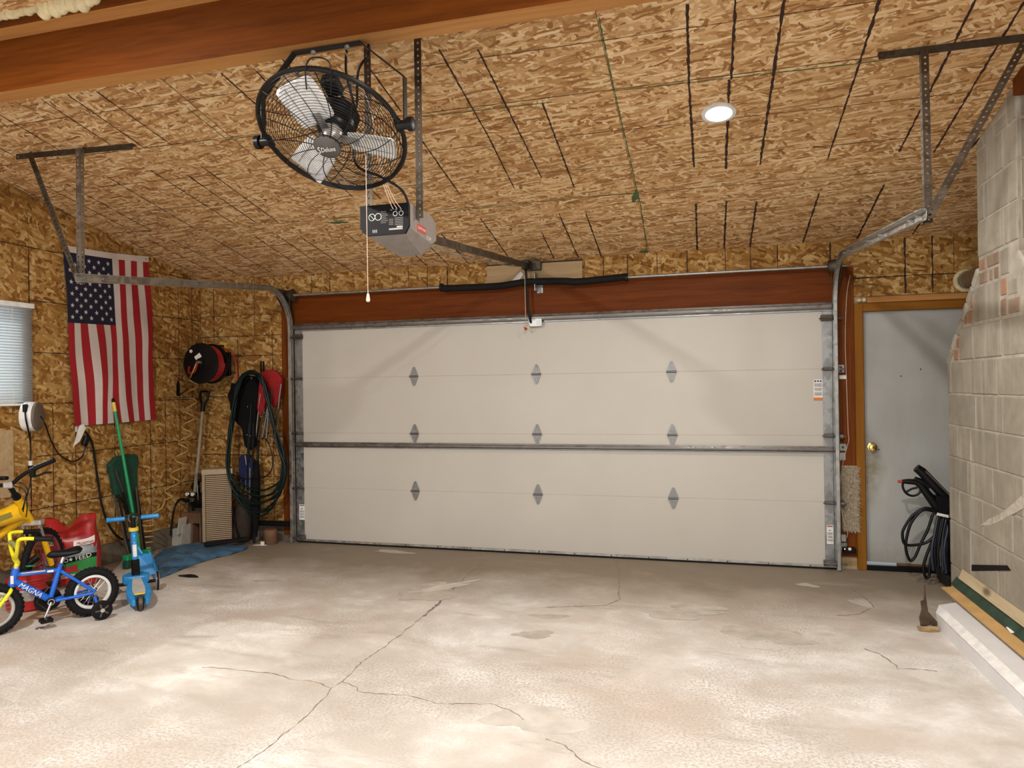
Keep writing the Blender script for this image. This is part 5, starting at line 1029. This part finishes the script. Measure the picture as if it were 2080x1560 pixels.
# ---- wheels for the bikes
def wheel(parent, name, c, ax, Rw, tyre_r, rimw, nsp, mrim, mspoke, knob=True, sr=.0013):
    c = V(c); ax = V(ax).normalized(); t = obj(name, M().torus(c, ax, Rw - tyre_r, tyre_r, 44, 10), m_rubber, parent, True)
    if knob:
        mm = M(); x = ax.cross(V((0, 0, 1))).normalized(); y = ax.cross(x)
        for k in range(36):
            for s in (-1, 0, 1):
                a = 2 * pi * (k + .5 * (s == 0)) / 36; rd = x * cos(a) + y * sin(a); b = rad(48) * s; p = c + rd * (Rw - tyre_r + tyre_r * cos(b)) + ax * (tyre_r * sin(b)); o_ = (rd * cos(b) + ax * sin(b))
                mm.bar(p - o_ * .002, p + o_ * .0045, tyre_r * .5, tyre_r * .42, ax)
        obj('tread', mm, m_rubber, t, kind='stuff')
    ri = Rw - 2 * tyre_r
    obj('rim', M().lathe([(ri + .004, -rimw), (ri - .010, -rimw * .8), (ri - .013, 0), (ri - .010, rimw * .8), (ri + .004, rimw)], c, ax, 44, False), mrim, t, True, mods=[('SOLIDIFY', dict(thickness=.004))])
    x = ax.cross(V((0, 0, 1))).normalized(); y = ax.cross(x); mm = M()
    for k in range(nsp):
        a = 2 * pi * k / nsp; b = a + (.55 if k % 2 else -.55); s = .018 if k % 4 < 2 else -.018; mm.cyl(c + (x * cos(b) + y * sin(b)) * .018 + ax * s, c + (x * cos(a) + y * sin(a)) * (ri - .008), sr, n=4)
    obj('spokes', mm, mspoke, t, kind='stuff'); obj('hub', M().lathe([(.006, -.04), (.02, -.028), (.02, -.022), (.011, -.018), (.011, .018), (.02, .022), (.02, .028), (.006, .04)], c, ax, 16), m_galv, t, True); return t
# ---- child's blue and yellow bike
RA = Fl(188, 1250); hd_ = V((-.49, -.87, 0)).normalized(); lt_ = V((-hd_.y, hd_.x, 0)) * -1      # heading, its left side (towards the viewer)
lt_ = V((0, 0, 1)).cross(hd_)
def kp(f, z, l=0): return V((RA.x, RA.y, 0)) + hd_ * f + lt_ * l + V((0, 0, z))
kb_ = thing('child_bicycle', kp(.3, 0), "child's blue and yellow bicycle with training wheels at left", 'bicycle'); rW = .160
wheel(kb_, 'rear_wheel', kp(0, rW), lt_, rW, .026, .014, 20, plain('white rim', (.74, .74, .70), .4), m_silver); wheel(kb_, 'front_wheel', kp(.545, rW), lt_, rW, .026, .014, 20, m_silver, m_silver)
ht0, ht1 = kp(.425, .395), kp(.45, .285); st_t, bbk = kp(.185, .365), kp(.245, .150)
obj('head_tube', M().cyl(ht1, ht0, .021, n=16), m_blue, kb_, True); obj('head_badge', M().bar(ht1 + V((0, 0, .02)) + lt_ * .019, ht1 + V((0, 0, .07)) + lt_ * .019, .016, .004, lt_), m_paper, kb_)
tt = obj('top_tube', M().cyl(kp(.427, .355), kp(.19, .340), .0145, n=14), m_blue, kb_, True); dt_ = obj('down_tube', M().cyl(kp(.438, .318), kp(.25, .165), .021, n=16), m_blue, kb_, True); obj('seat_tube', M().cyl(bbk, kp(.18, .385), .0155, n=14), m_blue, kb_, True)
for s in (-1, 1):
    obj('seat_stay', M().cyl(kp(.185, .335, s * .018), kp(.0, rW + .01, s * .05), .0105, n=12), m_blue, kb_, True); obj('chain_stay', M().cyl(bbk + lt_ * (s * .02), kp(0, rW, s * .05), .0105, n=12), m_blue, kb_, True)
    obj('fork_blade', M().tube(smooth([kp(.455, .275), kp(.462, .262, s * .035), kp(.50, .215, s * .045), kp(.545, rW - .005, s * .045)], 5), .0115, 10), m_yel, kb_, True)
dd = (kp(.438, .318) - kp(.25, .165)).normalized(); up_ = lt_.cross(dd); up_ = up_ if up_.z > 0 else -up_
text('lettering', 'MAGNA', kp(.352, .247, .0212), -dd, up_, .030, m_white, dt_, .001, .15, .2)
mm = M(); obj('top_decal', M().bar(kp(.40, .3545, .0105), kp(.27, .3485, .0105), .006, .016, V((0, 0, 1)), .001), plain('decal yellow', (.75, .66, .25), .4), tt)
obj('top_band', M().bar(kp(.26, .345, .0125), kp(.225, .3435, .0125), .005, .014, V((0, 0, 1)), .001), m_paper, tt)
obj('stay_decal', M().bar(kp(.14, .292, .029), kp(.10, .257, .033), .012, .004, lt_, .001), plain('cream decal', (.75, .68, .50), .5), kb_)
obj('bottom_bracket', M().cyl(bbk - lt_ * .035, bbk + lt_ * .035, .026, n=18), m_black, kb_, True); obj('bearing_ring', M().torus(bbk + lt_ * .036, lt_, .018, .004, 18, 6), m_chrome, kb_, True)
obj('chain_guard', M().lathe([(.075, 0), (.078, .004), (.070, .012), (.03, .014)], bbk - lt_ * .045, -lt_, 26), m_blackm, kb_, True); obj('chain', M().tube([kp(.245, .225, -.04), kp(0, rW + .045, -.04), kp(-.04, rW, -.04), kp(0, rW - .045, -.04), kp(.245, .08, -.04), kp(.31, .15, -.04)], .005, 5, True), m_dkst, kb_)
ca = obj('crank', M().cyl(bbk + lt_ * .04, bbk + lt_ * .05 + V((0, 0, -.09)) + hd_ * .04, .008, n=10), m_chrome, kb_, True); pe = bbk + lt_ * .09 + V((0, 0, -.095)) + hd_ * .04
obj('pedal', M().bar(pe - lt_ * .035, pe + lt_ * .035, .07, .022, V((0, 0, 1)), .004), m_black, ca); ca2 = obj('crank', M().cyl(bbk - lt_ * .05, bbk - lt_ * .055 + V((0, 0, .085)) - hd_ * .04, .008, n=10), m_chrome, kb_, True); pe = bbk - lt_ * .09 + V((0, 0, .09)) - hd_ * .04; obj('pedal', M().bar(pe - lt_ * .035, pe + lt_ * .035, .07, .022, V((0, 0, 1)), .004), m_black, ca2)
obj('seat_post', M().cyl(kp(.185, .36), kp(.165, .43), .0115, n=12), m_chrome, kb_, True)
def sd(u, v):
    f = .055 + .205 * u; wd_ = .066 - .046 * min(1, max(0, (u - .25) / .6)) ** .8 if u > .25 else .066 * (.55 + .45 * sin(pi / 2 * min(1, u / .2))); a = 2 * pi * v
    return kp(f + .0, .440 + .012 * cos(2 * pi * u) * .3 + .026 * sin(a) * (1 if sin(a) > 0 else .8) * min(1, u * 8 + .2) * min(1, (1 - u) * 8 + .2) + .012 * (1 - u), wd_ * cos(a) * min(1, u * 10 + .1) * min(1, (1 - u) * 9 + .1))
obj('saddle', M().grid(sd, 14, 16), m_gloss, kb_, True)
sp = kp(.417, .43); obj('headset', M().cyl(ht0, ht0 + V((0, 0, .014)), .019, n=14), m_chrome, kb_, True); obj('stem', M().tube([ht0, sp, kp(.432, .462)], .016, 12), m_yel, kb_, True)
hz = .462
for s in (-1, 1):
    P = [kp(*(lambda q: (q[0], q[1], s * q[2]))(t)) for t in ((.432, hz, 0), (.432, hz + .005, .035), (.435, hz + .05, .085), (.435, hz + .105, .115), (.43, hz + .132, .135), (.40, hz + .136, .150), (.33, hz + .126, .165))]
    hbp = obj('handlebar_side', M().tube(smooth(P, 5), .0115, 12), m_yel, kb_, True); obj('grip', M().lathe([(.016, 0), (.0155, .09), (.019, .094), (.019, .10), (.012, .104)], P[-1] + (P[-2] - P[-1]).normalized() * .03, (P[-1] - P[-2]), 14), m_black, hbp, True)
cbm = obj('crossbar_pad', M().cyl(kp(.436, hz + .085, -.10), kp(.436, hz + .085, .10), .014, n=12), plain('padded bar', (.30, .36, .12), .6, 0, .5, 40), kb_, True)
for s in (-1, 1):
    tw = obj('training_wheel', M().lathe([(.012, -.012), (.05, -.013), (.062, -.009), (.063, 0), (.062, .009), (.05, .013), (.012, .012)], kp(-.015, .065, s * .155), lt_, 26), m_black, kb_, True)
    for k in range(5): a = 2 * pi * k / 5; obj('wheel_rib', M().bar(kp(-.015, .065, s * .155) + lt_ * (.0125), kp(-.015 + .042 * cos(a), .065 + .042 * sin(a), s * .155) + lt_ * .0125, .010, .006, lt_), m_dgrey, tw)
    obj('wheel_cap', M().cyl(kp(-.015, .065, s * .155) + lt_ * .010, kp(-.015, .065, s * .155) + lt_ * .018, .013, n=12), m_silver, tw, True)
    obj('outrigger', M().tube(smooth([kp(0, rW + .02, s * .055), kp(-.005, .11, s * .065), kp(-.012, .085, s * .09), kp(-.015, .066, s * .145)], 4), .009, 8), m_blue, kb_, True)
    obj('axle_nut', M().cyl(kp(0, rW, s * .05), kp(0, rW, s * .075), .012, n=6), m_galv, kb_)
# ---- yellow mountain bike, front end in view
WC = Fl(88, 1216); yd = V((-.12, 1, 0)).normalized(); WCn = V((WC.x, WC.y, 0)); wy = V((-.35, .94, 0)).normalized(); wax = V((wy.y, -wy.x, 0)); Rm = .255
yb_ = thing('mountain_bicycle', WCn, 'yellow mountain bicycle with knobbly front tyre at the left edge', 'bicycle')
tilt = V((0, 0, 1)); wheel(yb_, 'front_wheel', WCn + V((0, 0, Rm)), wax, Rm, .024, .014, 36, m_maroon, m_maroon, True, .0026)
PL = lambda px, py, off=0: meet(px, py, WCn + wax * off, wax)       # points in the steered plane of the wheel
hdz = meet(48, 1046, WCn - wy * .22, (wax.x, wax.y, 0))
crown = meet(62, 1062, WCn, wax)
for s in (-1, 1):
    top_ = crown + wax * (s * .055); low = WCn + V((0, 0, Rm)) + wax * (s * .06)
    obj('fork_leg', M().cyl(top_, top_.lerp(low, .5), .014, n=12), m_chrome, yb_, True); obj('fork_slider', M().cyl(top_.lerp(low, .42), low - V((0, 0, .01)), .019, n=12), m_amber, yb_, True)
obj('fork_crown', M().bar(crown - wax * .08, crown + wax * .08, .05, .035, (0, 0, 1), .006), m_silver, yb_)
h0 = crown + V((0, 0, .01)); h1 = meet(35, 1012, crown, wax); stt = h1; stm = meet(18, 985, crown, wax)
obj('head_tube', M().cyl(h0, h1, .027, n=16), m_amber, yb_, True); obj('headset', M().cyl(h1, h1.lerp(stm, .25), .026, n=16), m_black, yb_, True); obj('stem', M().tube([h1.lerp(stm, .2), stm], .017, 12), m_blackm, yb_, True)
bkd = (V((-1.05, -.35, 0)) * 1).normalized(); f0_ = h0.lerp(h1, .8); f1_ = h0.lerp(h1, .25)
fq_ = meet(-60, 1075, f0_, (bkd.y, -bkd.x, 0)); fq2 = meet(-60, 1130, f1_, (bkd.y, -bkd.x, 0))
mt = obj('main_tube', M().tube([h0.lerp(h1, .5), h0.lerp(h1, .5).lerp(fq_, .3), fq_], [.072, .060, .046], 14), m_amber, yb_, True); obj('gusset_plate', M().tube([f1_, f1_.lerp(fq2, .3), fq2], [.030, .026, .024], 12), m_amber, yb_, True)
mv = (fq_ - h0.lerp(h1, .5)).normalized(); tc = h0.lerp(h1, .5) + mv * .14; sdn = V((mv.y, -mv.x, 0)).normalized(); sdn = sdn if (CAM - tc).dot(sdn) > 0 else -sdn
obj('tube_decal', M().bar(tc - mv * .09 + sdn * .066, tc + mv * .09 + sdn * .057, .034, .004, sdn, .001), plain('olive decal', (.22, .19, .03), .5), mt)
obj('shock_coil', M().tube([fq_.lerp(tc, .35) + V((0, 0, -.09)) + (mv * .03), fq_.lerp(tc, .65) + V((0, 0, -.06))], .026, 12), m_black, yb_, True)
bl_ = meet(106, 936, WCn - wy * .05, (wax.x, wax.y, 0)); hb1 = meet(60, 955, stm, wy); hb2 = meet(28, 980, stm, wy)
gE = meet(104, 937, hb1 + wy * .02, wy); gS = meet(66, 953, hb1, wy)
obj('handlebar', M().tube(smooth([meet(-70, 968, stm, wy), meet(-30, 985, stm, wy), meet(0, 986, stm, wy), stm, hb2, meet(42, 968, stm, wy), gS, gE], 5), .0135, 12), m_blackm, yb_, True)
obj('grip', M().lathe([(.018, 0), (.0175, .02), (.0165, .12), (.019, .128), (.012, .132)], gS.lerp(gE, .12), gE - gS, 14), m_black, yb_, True)
obj('brake_clamp', M().bar(gS + V((0, 0, .0)), gS + V((0, 0, -.055)), .03, .035, wy, .006), m_black, yb_)
obj('brake_lever', M().tube(smooth([gS + V((0, 0, -.05)), meet(78, 966, gS, wy), meet(92, 960, gS, wy), meet(104, 960, gS, wy)], 5), .007, 8), m_blackm, yb_, True)
for a in ([(62, 970), (60, 990), (52, 1010), (47, 1040)], [(20, 985), (40, 990), (52, 1000), (55, 1030), (53, 1050)], [(38, 980), (50, 985), (57, 1000), (50, 1020), (45, 1036)]): obj('brake_cable', M().tube(smooth([meet(*q, stm, wy) for q in a], 5), .0035, 6), m_black, yb_, True)
obj('stem_clamp', M().bar(stm - wax * .03, stm + wax * .03, .045, .045, (0, 0, 1), .008), m_silver, yb_)
obj('bike_computer', M().box(meet(2, 972, stm, wy) - V((.05, .02, .01)), meet(2, 972, stm, wy) + V((.05, .02, .015)), None, .006), m_black, yb_)
# ---- feed bag
fb = Fl(146, 1186); fb = V((min(fb.x, -.86), fb.y, 0)); bg = thing('feed_bag', fb, 'plump red and green printed feed bag behind the bikes', 'feed bag')
bx_ = V((.86, .51, 0)).normalized(); by_ = V((-bx_.y, bx_.x, 0))
fbw = .185; zt0 = .53
def sacksh(u, v):
    a = 2 * pi * u; ca, sa = cos(a), sin(a); e = .62; x = fbw * math.copysign(abs(ca) ** e, ca); y = .105 * math.copysign(abs(sa) ** e, sa); t = v
    pinch = 1 - .90 * max(0, (t - .62) / .38) ** 1.5; y *= pinch; x *= 1 + .10 * sin(pi * min(1, t * 1.3)) - .06 * t
    dip = .11 * math.exp(-((x + .02) / .065) ** 2) * t ** 6 + .02 * max(0, -x / fbw) * t ** 4
    return fb + bx_ * x + by_ * (y + .02 * sin(x * 22 + t * 9) * t) + V((0, 0, .012 + t * zt0 - dip + .006 * sin(a * 3 + t * 12)))
def bpt(x, z):       # point on the front skin for the prints, x along the bag, z height fraction
    best = None
    for k in range(60):
        u = .5 + .5 * k / 60; p = sacksh(u, z); q = (p - fb).dot(bx_)
        if best is None or abs(q - x) < best[0]: best = (abs(q - x), p)
    return best[1] - by_ * .003
sack = obj('sack', M().grid(sacksh, 48, 30), m_red, bg, True)
def skin(name, x0, x1, z0, z1, mt, nx=10, nz=6, curve=None, off=.0025):
    def f(a, b):
        x = x0 + (x1 - x0) * a; c = curve(a) if curve else 0; return bpt(x, min(.97, z0 + (z1 - z0) * b + c)) - by_ * off
    return obj(name, M().grid(f, nx, nz), mt, sack, True)
cv_ = lambda a: .10 * (a - .3)
skin('green_band', -.17, .19, .14, .34, plain('bag green', (.03, .26, .06), .45), 14, 5, cv_); skin('grey_band', -.17, .19, .33, .52, plain('bag grey', (.26, .30, .31), .45, 0, .5, 16), 14, 5, cv_, .004); skin('black_band', -.17, .19, .32, .385, m_black, 14, 2, cv_, .006)
skin('blue_badge', -.15, -.06, .66, .80, plain('badge blue', (.10, .22, .40), .5, 0, .5, 30), 5, 4, None, .003); skin('green_badge', -.155, -.05, .60, .67, plain('badge green', (.20, .33, .08), .5, 0, .6, 50), 5, 3, None, .004); skin('badge_line', -.155, -.04, .575, .59, m_paper, 5, 1, lambda a: .02 * a, .004)
skin('brand_box', .05, .18, .56, .65, m_paper, 6, 3, lambda a: .04 * a, .003); skin('brand_line', .08, .17, .53, .55, m_paper, 5, 1, lambda a: .03 * a, .003); skin('red_panel', -.10, .08, .17, .26, plain('panel red', (.42, .03, .03), .5), 6, 3, lambda a: .05 * a, .006)
for k in range(3): skin('text_row', -.10, .06, .085 + .022 * k, .095 + .022 * k, m_paper, 6, 1, lambda a: .04 * a, .007)
def conform(o):
    for v in o.data.vertices:
        p = v.co; x = (p - fb).dot(bx_); t = (p.z - .012) / zt0
        for _ in range(2): q = bpt(x, max(.02, min(.97, t))); t += (p.z - q.z) / zt0
        k = (q - by_ * .010 - p).dot(by_); v.co = p + by_ * k
pF = bpt(.115, .40); conform(text('lettering', 'FEED', pF - by_ * .024, (bx_ + V((0, 0, .18))), V((0, 0, 1)) - bx_ * .18, .030, m_paper, sack, .001, .10))
pF = bpt(.00, .375); conform(text('lettering', 'D', pF - by_ * .012, bx_, (0, 0, 1), .030, m_paper, sack))
P = []
for k in range(10): a = pi / 2 + pi * k / 5; r = .016 if k % 2 == 0 else .007; P.append((r * cos(a), r * sin(a)))
obj('printed_star', M().prism(P, bpt(.04, .385) - by_ * .012, bx_, (0, 0, 1), .001), m_paper, sack)
pF = bpt(.12, .625); conform(text('lettering', 'Mussman', pF - by_ * .020, bx_ + V((0, 0, .15)), V((0, 0, 1)) - bx_ * .15, .024, m_inkred, sack, .001, .105))
# ---- red fuel can
gcn = Fl(52, 1236) ; gcn = V((gcn.x, gcn.y + .02, 0)); gc_ = thing('fuel_can', gcn, 'round red fuel can with black spout behind the small bike', 'fuel can')
obj('can_body', M().lathe([(.11, 0), (.128, .01), (.13, .03), (.13, .20), (.125, .215), (.11, .225), (.05, .255), (.03, .26)], gcn, (0, 0, 1), 36), m_red, gc_, True)
for z in (.205, .188, .172): obj('can_ridge', M().torus(gcn + V((0, 0, z)), (0, 0, 1), .130, .004, 36, 6), m_red, gc_, True)
vw = (V((CAM.x, CAM.y, 0)) - gcn).normalized(); rt_ = V((-vw.y, vw.x, 0)); mm = M().grid(lambda a, b: gcn + (vw * cos((a - .55) * 1.0) + rt_ * sin((a - .55) * 1.0)) * .132 + V((0, 0, .075 + .075 * b)), 8, 2); obj('can_label', mm, plain('worn label', (.36, .34, .30), .6, 0, .4, 20), gc_, True)
sp0 = gcn + V((.02, 0, .26)); obj('spout', M().tube(smooth([sp0 - V((.02, 0, .01)), sp0 + V((0, 0, .05)), sp0 + rt_ * .05 + V((0, 0, .09))], 4), .024, 12), m_black, gc_, True); obj('spout_collar', M().torus(sp0 + V((0, 0, .035)), (0, 0, 1), .026, .006, 18, 6), m_gbroom, gc_, True)
obj('can_handle', M().tube(smooth([gcn + rt_ * -.08 + V((0, 0, .235)), gcn - rt_ * .07 + V((0, 0, .285)), gcn - rt_ * .01 + V((0, 0, .29)), gcn + V((0, 0, .255))], 4), .010, 8), m_redf, gc_, True)
# small floor bits
q = Fl(80, 1277); tag(obj('bottle_cap', M().lathe([(.02, 0), (.022, .002), (.02, .006)], q, (0, 0, 1), 18), m_galv, None), 'flat round grey lid lying on floor below the small bike', 'lid')

# ================================================================== RIGHT SIDE
# carpet scrap
a, b = Bk(1708, 945), Bk(1749, 1077); cs = thing('carpet_scrap', Bk(1728, 1010), 'shaggy beige carpet scrap nailed to the red post', 'carpet')
CX0, CX1, CZ0, CZ1 = a.x, b.x - .025, b.z, a.z
obj('backing', M().box((CX0, YW - .030, CZ0), (CX1, YW - .014, CZ1), None, .004), m_carpet, cs)
mm = M(); r = random.Random(2)
for k in range(2600):
    x = r.uniform(CX0, CX1); z = r.uniform(CZ0, CZ1); e = 1 if x > CX1 - .03 else 0; q = V((x, YW - .03, z)); t = q + V((r.uniform(-.012, .012) + e * r.uniform(.0, .035), -r.uniform(.008, .02), r.uniform(-.028, .006))); s = V((.003, 0, .001)); mm.add([q - s, q + s, t], [(0, 1, 2)])
obj('pile', mm, m_carpet, cs, kind='stuff')
# sensor and its wire
q = Bk(1722, 1115); se = thing('safety_sensor', q, 'black door safety sensor with pale lens at foot of red post', 'sensor')
obj('sensor_body', M().box((q.x - .045, -.03, q.z - .02), (q.x + .05, YW - .014, q.z + .022), None, .006), m_black, se); q2 = Bk(1726, 1115, -.03); obj('lens', M().cyl((q2.x, -.030, q2.z), (q2.x, -.034, q2.z), .012, n=14), m_paper, se); q2 = Bk(1716, 1115, -.03); obj('indicator', M().ball((q2.x, -.031, q2.z), .004, 8), m_led, se)
q = Bk(1711, 1090); obj('sensor_bracket', M().box((q.x - .02, -.02, q.z - .03), (q.x + .02, YW - .014, q.z + .03), None, .004).box((q.x - .03, -.02, q.z - .12), (q.x - .02, YW - .014, q.z + .0)), m_galv, se)
obj('sensor_wire', M().tube(smooth([Bk(*p, YW - .022) for p in ((1727, 560), (1721, 590), (1718, 640), (1717, 700), (1719, 760), (1721, 820), (1723, 880), (1724, 895), (1716, 925), (1709, 960), (1707, 1000))] + [Bk(*p, YW - .055) for p in ((1710, 1040), (1716, 1065))] + [Bk(*p, YW - .03) for p in ((1722, 1083), (1718, 1096), (1715, 1106))], 5), .0028, 5), m_wire, se, True)
q = Bk(1711, 766); tag(obj('wall_tag', M().box((q.x - .026, YW - .022, q.z - .016), (q.x + .026, YW - .014, q.z + .016), None, .003), m_paper, None), 'tiny white plastic tag on red post by the wire', 'tag')
q = Bk(1712, 908); lb = tag(obj('latch_keeper', M().box((q.x - .035, YW - .024, q.z - .03), (q.x + .025, YW - .014, q.z + .03), None, .003), m_galv, None), 'small steel latch plate on red post at bar height', 'latch plate'); obj('bolt', M().cyl((q.x - .004, YW - .024, q.z), (q.x - .004, YW - .036, q.z), .010, n=8), m_dkst, lb)
# pressure washer, mostly behind the chimney
pw0 = V((5.62, -.36, 0)); pw = thing('pressure_washer', pw0, 'black pressure washer with spray gun and coiled hose behind chimney', 'pressure washer')
Y = -.33
def wq(px, py, y=Y): return Bk(px, py, y)
obj('lance_sleeve', M().tube([wq(1861, 950), wq(1872, 958), wq(1905, 993), wq(1940, 1030), wq(1960, 1055)], [.030, .034, .036, .038, .038], 12), m_black, pw, True)
obj('lance_strip', M().tube([wq(1880, 957, Y - .04), wq(1935, 1012, Y - .04)], .006, 6), m_dgrey, pw, True)
gun = obj('spray_gun', M().tube([wq(1832, 978), wq(1845, 978), wq(1860, 979), wq(1870, 985), wq(1885, 1005), wq(1900, 1025), wq(1920, 1045)], [.014, .020, .022, .024, .030, .034, .03], 12), m_black, pw, True)
obj('gun_guard', M().tube(smooth([wq(*p) for p in ((1834, 980), (1834, 990), (1840, 1001), (1851, 1007), (1863, 1005), (1870, 997), (1867, 988))], 5), .0085, 8), m_black, gun, True); obj('gun_trigger', M().tube([wq(1841, 999), wq(1852, 993), wq(1864, 990)], .008, 8), m_black, gun, True); obj('gun_tip', M().cyl(wq(1832, 978), wq(1824, 978), .010, n=10), m_cordr, gun, True)
obj('gun_grip', M().tube([wq(1858, 972), wq(1872, 978), wq(1888, 990)], [.016, .022, .02], 10), m_black, gun, True)
obj('washer_body', M().box((5.56, -.50, .10), (5.80, -.16, .62), None, .04), m_black, pw); obj('washer_foot', M().box((5.54, -.48, 0), (5.80, -.16, .10), None, .015), m_black, pw)
slab = [(1899, 1000), (1930, 1000), (1940, 1070), (1910, 1045), (1903, 1028)]
obj('front_cover', M().prism([(p.x - wq(1899, 1000).x, p.z - wq(1899, 1000).z) for p in [wq(*q) for q in ((1896, 1005), (1935, 1010), (1935, 1060), (1903, 1042))]], wq(1899, 1000), (1, 0, 0), (0, 0, 1), .10), m_black, pw)
for pts in ([(1905, 1040), (1880, 1032), (1855, 1046), (1838, 1070), (1833, 1085), (1838, 1105), (1860, 1107), (1885, 1100), (1905, 1078), (1912, 1050)], [(1905, 1042), (1875, 1036), (1852, 1060), (1842, 1090), (1840, 1115), (1848, 1138), (1858, 1132), (1870, 1105), (1885, 1075), (1895, 1045)], [(1908, 1045), (1905, 1075), (1900, 1085), (1885, 1120), (1876, 1150), (1880, 1172), (1887, 1170), (1890, 1140), (1900, 1100), (1912, 1060)]):
    obj('hose_loop', M().tube(smooth([wq(*p, Y - .02) for p in pts], 5, True), .0105, 8, True), m_black, pw, True)
r = random.Random(4)
for k in range(9):
    x = 1897 + k * 4.2; P = [(x + 8, 1052 + r.uniform(-4, 4)), (x + 2, 1080), (x - 2 + r.uniform(-3, 3), 1120), (x + r.uniform(-3, 3), 1165 + r.uniform(-8, 3))]; obj('hose_strand', M().tube(smooth([wq(*p, Y - .05 + .012 * (k % 3)) for p in P], 5), .0105, 8), m_blackm if k % 2 else plain('dark blue hose', (.02, .025, .04), .35), pw, True)
obj('tie_strap', M().bar(wq(1903, 1044, Y - .07), wq(1930, 1050, Y - .07), .012, .02, (0, 0, 1), .003), m_paper, pw)
# white box on the floor with boards on top
g0_, g1_ = Fl(1897, 1268), Fl(2086, 1462); dB = (g1_ - g0_).normalized(); nB = V((-dB.y, dB.x, 0)); nB = nB if nB.x > 0 else -nB; E0 = g0_ - dB * .02; LB = 2.1
wbx = thing('long_white_box', E0 + dB * .6, 'long low white painted box on floor beside the chimney', 'box')
def bq(s, n, z): return E0 + dB * s + nB * n + V((0, 0, z))
Bp = [(0, 0), (0, .085), (.035, .115), (.20, .135), (.20, 0)]; vs = []; jag = [.10, .06, .0, -.05, -.12]
for (n, z), j in zip(Bp, jag): vs.append(bq(j, n, z))
for n, z in Bp: vs.append(bq(LB, n, z))
obj('box_body', M().add(vs, [(0, 1, 2, 3, 4), (9, 8, 7, 6, 5)] + [(i, 5 + i, 5 + (i + 1) % 5, (i + 1) % 5) for i in range(5)]), m_wbox, wbx)
obj('box_lip', M().bar(bq(.12, .018, .103), bq(LB, .018, .103), .05, .006, V((-.65 * nB.x, -.65 * nB.y, .9)), .001), m_white, wbx)
def board(name, lab, cat, s0, s1, n0, n1, z0, z1, t, mt, sk=0):
    P = [bq(s0, n0, z0), bq(s1, n0, z0), bq(s1, n1, z1), bq(s0 + sk, n1, z1)]; w = (P[1] - P[0]).cross(P[3] - P[0]).normalized(); w = w if w.z > 0 else -w
    o = obj(name, M().add(P + [p + w * t for p in P], [(0, 3, 2, 1), (4, 5, 6, 7), (0, 1, 5, 4), (1, 2, 6, 5), (2, 3, 7, 6), (3, 0, 4, 7)]), mt, None); tag(o, lab, cat); return o
board('cardboard_sheet', 'flat orange brown cardboard sheet on the long white box', 'cardboard', -.26, 1.9, .125, .205, .150, .160, .008, m_card)
board('green_board', 'dark green painted board lying next to the cardboard sheet', 'board', -.30, 1.9, .20, .235, .165, .215, .012, m_dgreen)
board('pine_board', 'pale weathered pine board leaning on the chimney foot', 'board', -.22, 1.9, .225, .247, .225, .285, .014, m_board)
q = bq(.62, .20, .18); tag(obj('paper_scrap', M().prism([(-.05, -.01), (.0, .05), (.06, .02), (.03, -.02)], q, dB, V((nB.x, nB.y, .5)).normalized(), .004), m_paper, None), 'small white torn paper scrap on the boards', 'paper')
# torn cardboard scrap standing by the box end
q = Fl(1884, 1282); sp_ = thing('torn_cardboard', q, 'torn brown cardboard scrap on floor by the white box end', 'cardboard')
vx = V((.96, .27, 0))
obj('dark_flap', M().prism([(-.02, .0), (.03, .02), (.07, .0), (.08, .03), (.02, .10), (.01, .17), (.004, .26), (.0, .17), (-.02, .16), (-.015, .11), (-.03, .06)], q + V((0, .06, 0)), vx, (0, 0, 1), .012), plain('dark torn card', (.075, .05, .028), .8, 0, .5, 20), sp_)
obj('tan_flap', M().prism([(-.05, 0), (.0, -.025), (.06, -.02), (.07, .02), (-.01, .02), (-.045, .03)], q + V((0, 0, .012)), vx, (-.27, .96, .15), .015), plain('tan torn card', (.36, .25, .12), .8, 0, .4, 20), sp_)
# ================================================================== LAMPS: THE CEILING ONE, AND TWO ADDED UNSEEN BEHIND THE BEAM
def lampspot(p, n, e):
    l = bpy.data.lights.new('downlight', 'AREA'); l.shape = 'DISK'; l.size = .14; l.energy = e; l.color = (1, .965, .915); o = bpy.data.objects.new('downlight', l); COL.objects.link(o); o.location = p; o.rotation_euler = V(n).to_track_quat('-Z', 'Y').to_euler()
lampspot(rp + nc * .016, nc, 46)
for x in (1.0, 4.0):  # two lamps added out of view to brighten the near floor
    y = -4.75; z = ZF - .21 * (-y + YLd); p = V((x, y, z)); n2 = V((0, .21, -1)).normalized()
    t = thing('recessed_light', p, 'added unseen downlight behind the viewer on the %s of the front ceiling' % ('window side' if x < 2 else 'chimney side'), 'ceiling light')
    obj('trim_ring', M().lathe([(.068, .000), (.075, -.012), (.095, -.010), (.098, 0)], p + n2 * .001, -n2, 36, False), m_white, t, True); obj('lamp_lens', M().lathe([(.001, -.006), (.05, -.0065), (.070, -.004)], p, -n2, 32, True), m_lamp, t, True)
    lampspot(p + n2 * .018, n2, 122)
